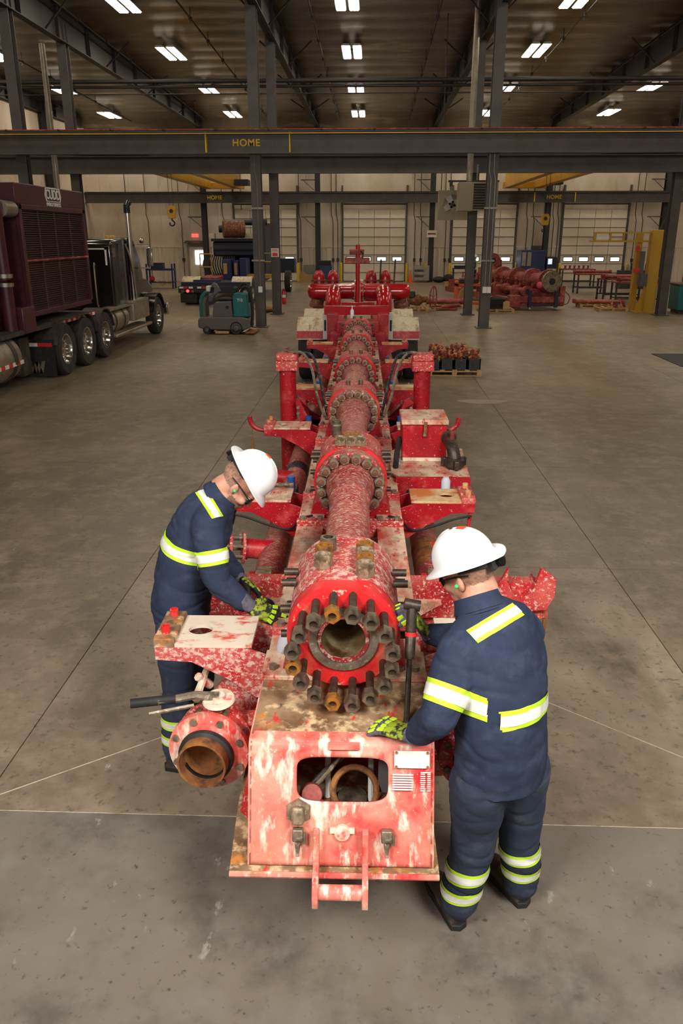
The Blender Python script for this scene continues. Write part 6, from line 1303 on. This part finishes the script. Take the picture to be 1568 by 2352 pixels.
cn2 = thing('traffic_cone', 'orange traffic cone beside the tool trolley at the back wall', 'traffic cone', (2.33, 50.8, 0)); MB().boxb(-.17, .17, -.17, .17, 0, .03).build('base', 'cone_orange', cn2); MB().cyl((0, 0, .03), (0, 0, .72), .13, .02, n=14).build('cone', 'cone_orange', cn2)
bc = thing('welding_cabinet', 'blue wheeled welding cabinet against the back wall beside cardboard boxes', 'cabinet', (-2.85, 50.4, 0)); MB().boxb(-.4, .35, -.3, .3, .08, 1.05).build('cabinet', 'blue', bc, bevel=.03); MB().boxb(-.45, .3, -.32, .2, 1.05, 1.3).build('power_source', 'black_rubber', bc, bevel=.03)
for x in (-.3, .25): MB().cyl((x, -.31, .1), (x, -.25, .1), .1, n=12).build('wheel', 'black_rubber', bc)
tag(MB().boxb(-.5, .3, -.3, .3, 0, .45).prism([(-.5, .45), (-.1, .45), (-.35, .72)], 'xz', -.3, .3).boxb(.32, .7, -.2, .3, 0, .4).build('cardboard_box', 'cardboard', loc=(-4.0, 50.7, 0)), 'open cardboard boxes on the floor beside the blue welding cabinet', 'box')
tag(MB().boxb(-.36, .36, -.03, .03, .0, 1.0).build('vent_louver', 'galv', loc=(-4.02, 51.85, 0)), 'grey louvred vent panel low on the back wall', 'vent')
bg = tag(MB().ball((-.5, 0, .18), (.4, .3, .18), 12, 8).ball((.1, 0, .25), (.35, .3, .26), 12, 8).build('bag_pile', 'black_rubber', loc=(4.6, 50.8, 0)), 'dark bags and hoses heaped at the foot of the back wall', 'bag')
wb2 = thing('steel_bench', 'thin steel bench with a small monitor near the overhead door', 'bench', (5.5, 49.5, 0)); MB().boxb(-.7, .7, -.3, .3, .85, .9).build('bench_top', 'chassis', wb2)
for x in (-.65, .65):
    for y in (-.25, .25): MB().cyl((x, y, 0), (x, y, .85), .03, n=8).build('leg', 'chassis', wb2)
MB().boxb(-.6, .1, -.2, .2, .9, 1.05).boxb(.15, .25, -.1, .1, .9, 1.25).build('monitor', 'black_rubber', wb2)
bb = thing('parts_rack', 'blue steel parts rack with hoses beyond the truck hood', 'rack', (-11.6, 44.5, 0)); MB().boxb(-.75, .75, -.35, .35, .95, 1.05).boxb(-.75, .75, -.35, .35, .3, .36).build('shelf', 'blue', bb)
for x in (-.7, .7):
    for y in (-.3, .3): MB().boxb(x - .04, x + .04, y - .04, y + .04, 0, 1.3).build('post', 'blue', bb)
MB().boxb(-.5, .2, -.2, .2, 1.05, 1.35).build('parts_bin', 'blue_dark', bb); MB().ball((-.5, 0, .5), (.15, .2, .15), 10, 8).build('red_can', 'refl_red', bb); MB().tube([(-.2, -.3, .4), (.1, -.3, .2), (.4, -.3, .35), (.6, -.3, .15)], .05, 8, 3).build('yellow_hose', 'yellow', bb)
sg = thing('wall_sign', 'small white notice fixed to the back wall column', 'sign', (3.6, WY - .78, 2.85)); MB().boxb(-.3, .3, -.02, .02, -.2, .2).build('panel', 'white_paint', sg); MB().boxb(-.24, .24, -.025, -.02, -.05, .05).build('print_band', 'rusty_red', sg)
tq = thing('parts_washer', 'dark teal steel bin behind the right-hand column', 'bin', (12.2, 30.9, 0)); MB().boxb(-.9, .9, -.5, .5, .12, 1.0).build('tank', 'teal', tq, bevel=.03); MB().boxb(-.92, .92, -.52, .52, 1.0, 1.06).build('rim', 'chassis', tq); MB().boxb(-.6, .8, -.3, .3, 1.06, 1.7).build('pump_parts', 'rusty_brown', tq, bevel=.1)
for x in (-.7, .7): MB().boxb(x - .1, x + .1, -.4, .4, 0, .12).build('foot', 'chassis', tq)
dr = thing('tool_chest', 'dark tool chest topped with bottles near the bollard', 'tool cabinet', (14.4, 45.5, 0)); MB().boxb(-.9, .9, -.4, .4, 0, .95).build('cabinet', 'chassis', dr, bevel=.02)
for i in range(6): MB().lathe((-.7 + i * .25, 0, .95), (0, 0, 1), [(.07, 0), (.07, .2 + .05 * (i % 3)), (.02, .3 + .05 * (i % 3)), (0, .32 + .05 * (i % 3))], 10).build('bottle', ('crate_green', 'galv', 'chassis')[i % 3], dr)
fp = (MB().prism([(3.2 * 0 + 1.95 + .42 * cos(t) * (1 + .15 * sin(3 * t)), 13.7 + .2 * sin(t)) for t in [2 * pi * i / 20 for i in range(20)]], 'xy', .0005, .0015).build('dust_stain', 'floor_stain', fl_floor))
for a, b, w in (((-1.907, 3.295), (-1.172, 3.832), .007), ((1.109, 4.282), (1.766, 3.742), .006), ((-2.6, 2.75), (-1.95, 3.27), .006)):
    d = (Vector(b) - Vector(a)).normalized() * w / 2; n2 = (-d.y, d.x)
    MB().prism([(a[0] + n2[0], a[1] + n2[1]), (b[0] + n2[0], b[1] + n2[1]), (b[0] - n2[0], b[1] - n2[1]), (a[0] - n2[0], a[1] - n2[1])], 'xy', .0002, .0008).build('scratch_line', 'fender', fl_floor)
MB().boxb(-8, 8, 3.1775, 3.1825, -.02, -.001).build('joint_filler', 'fender', fl_floor)
mt = gnd(1495, 813); tag(MB().boxb(mt.x, mt.x + 2.6, mt.y - 2.0, mt.y, 0, .012).build('floor_mat', 'black_rubber'), 'black rubber mat lying on the bare concrete floor', 'mat')
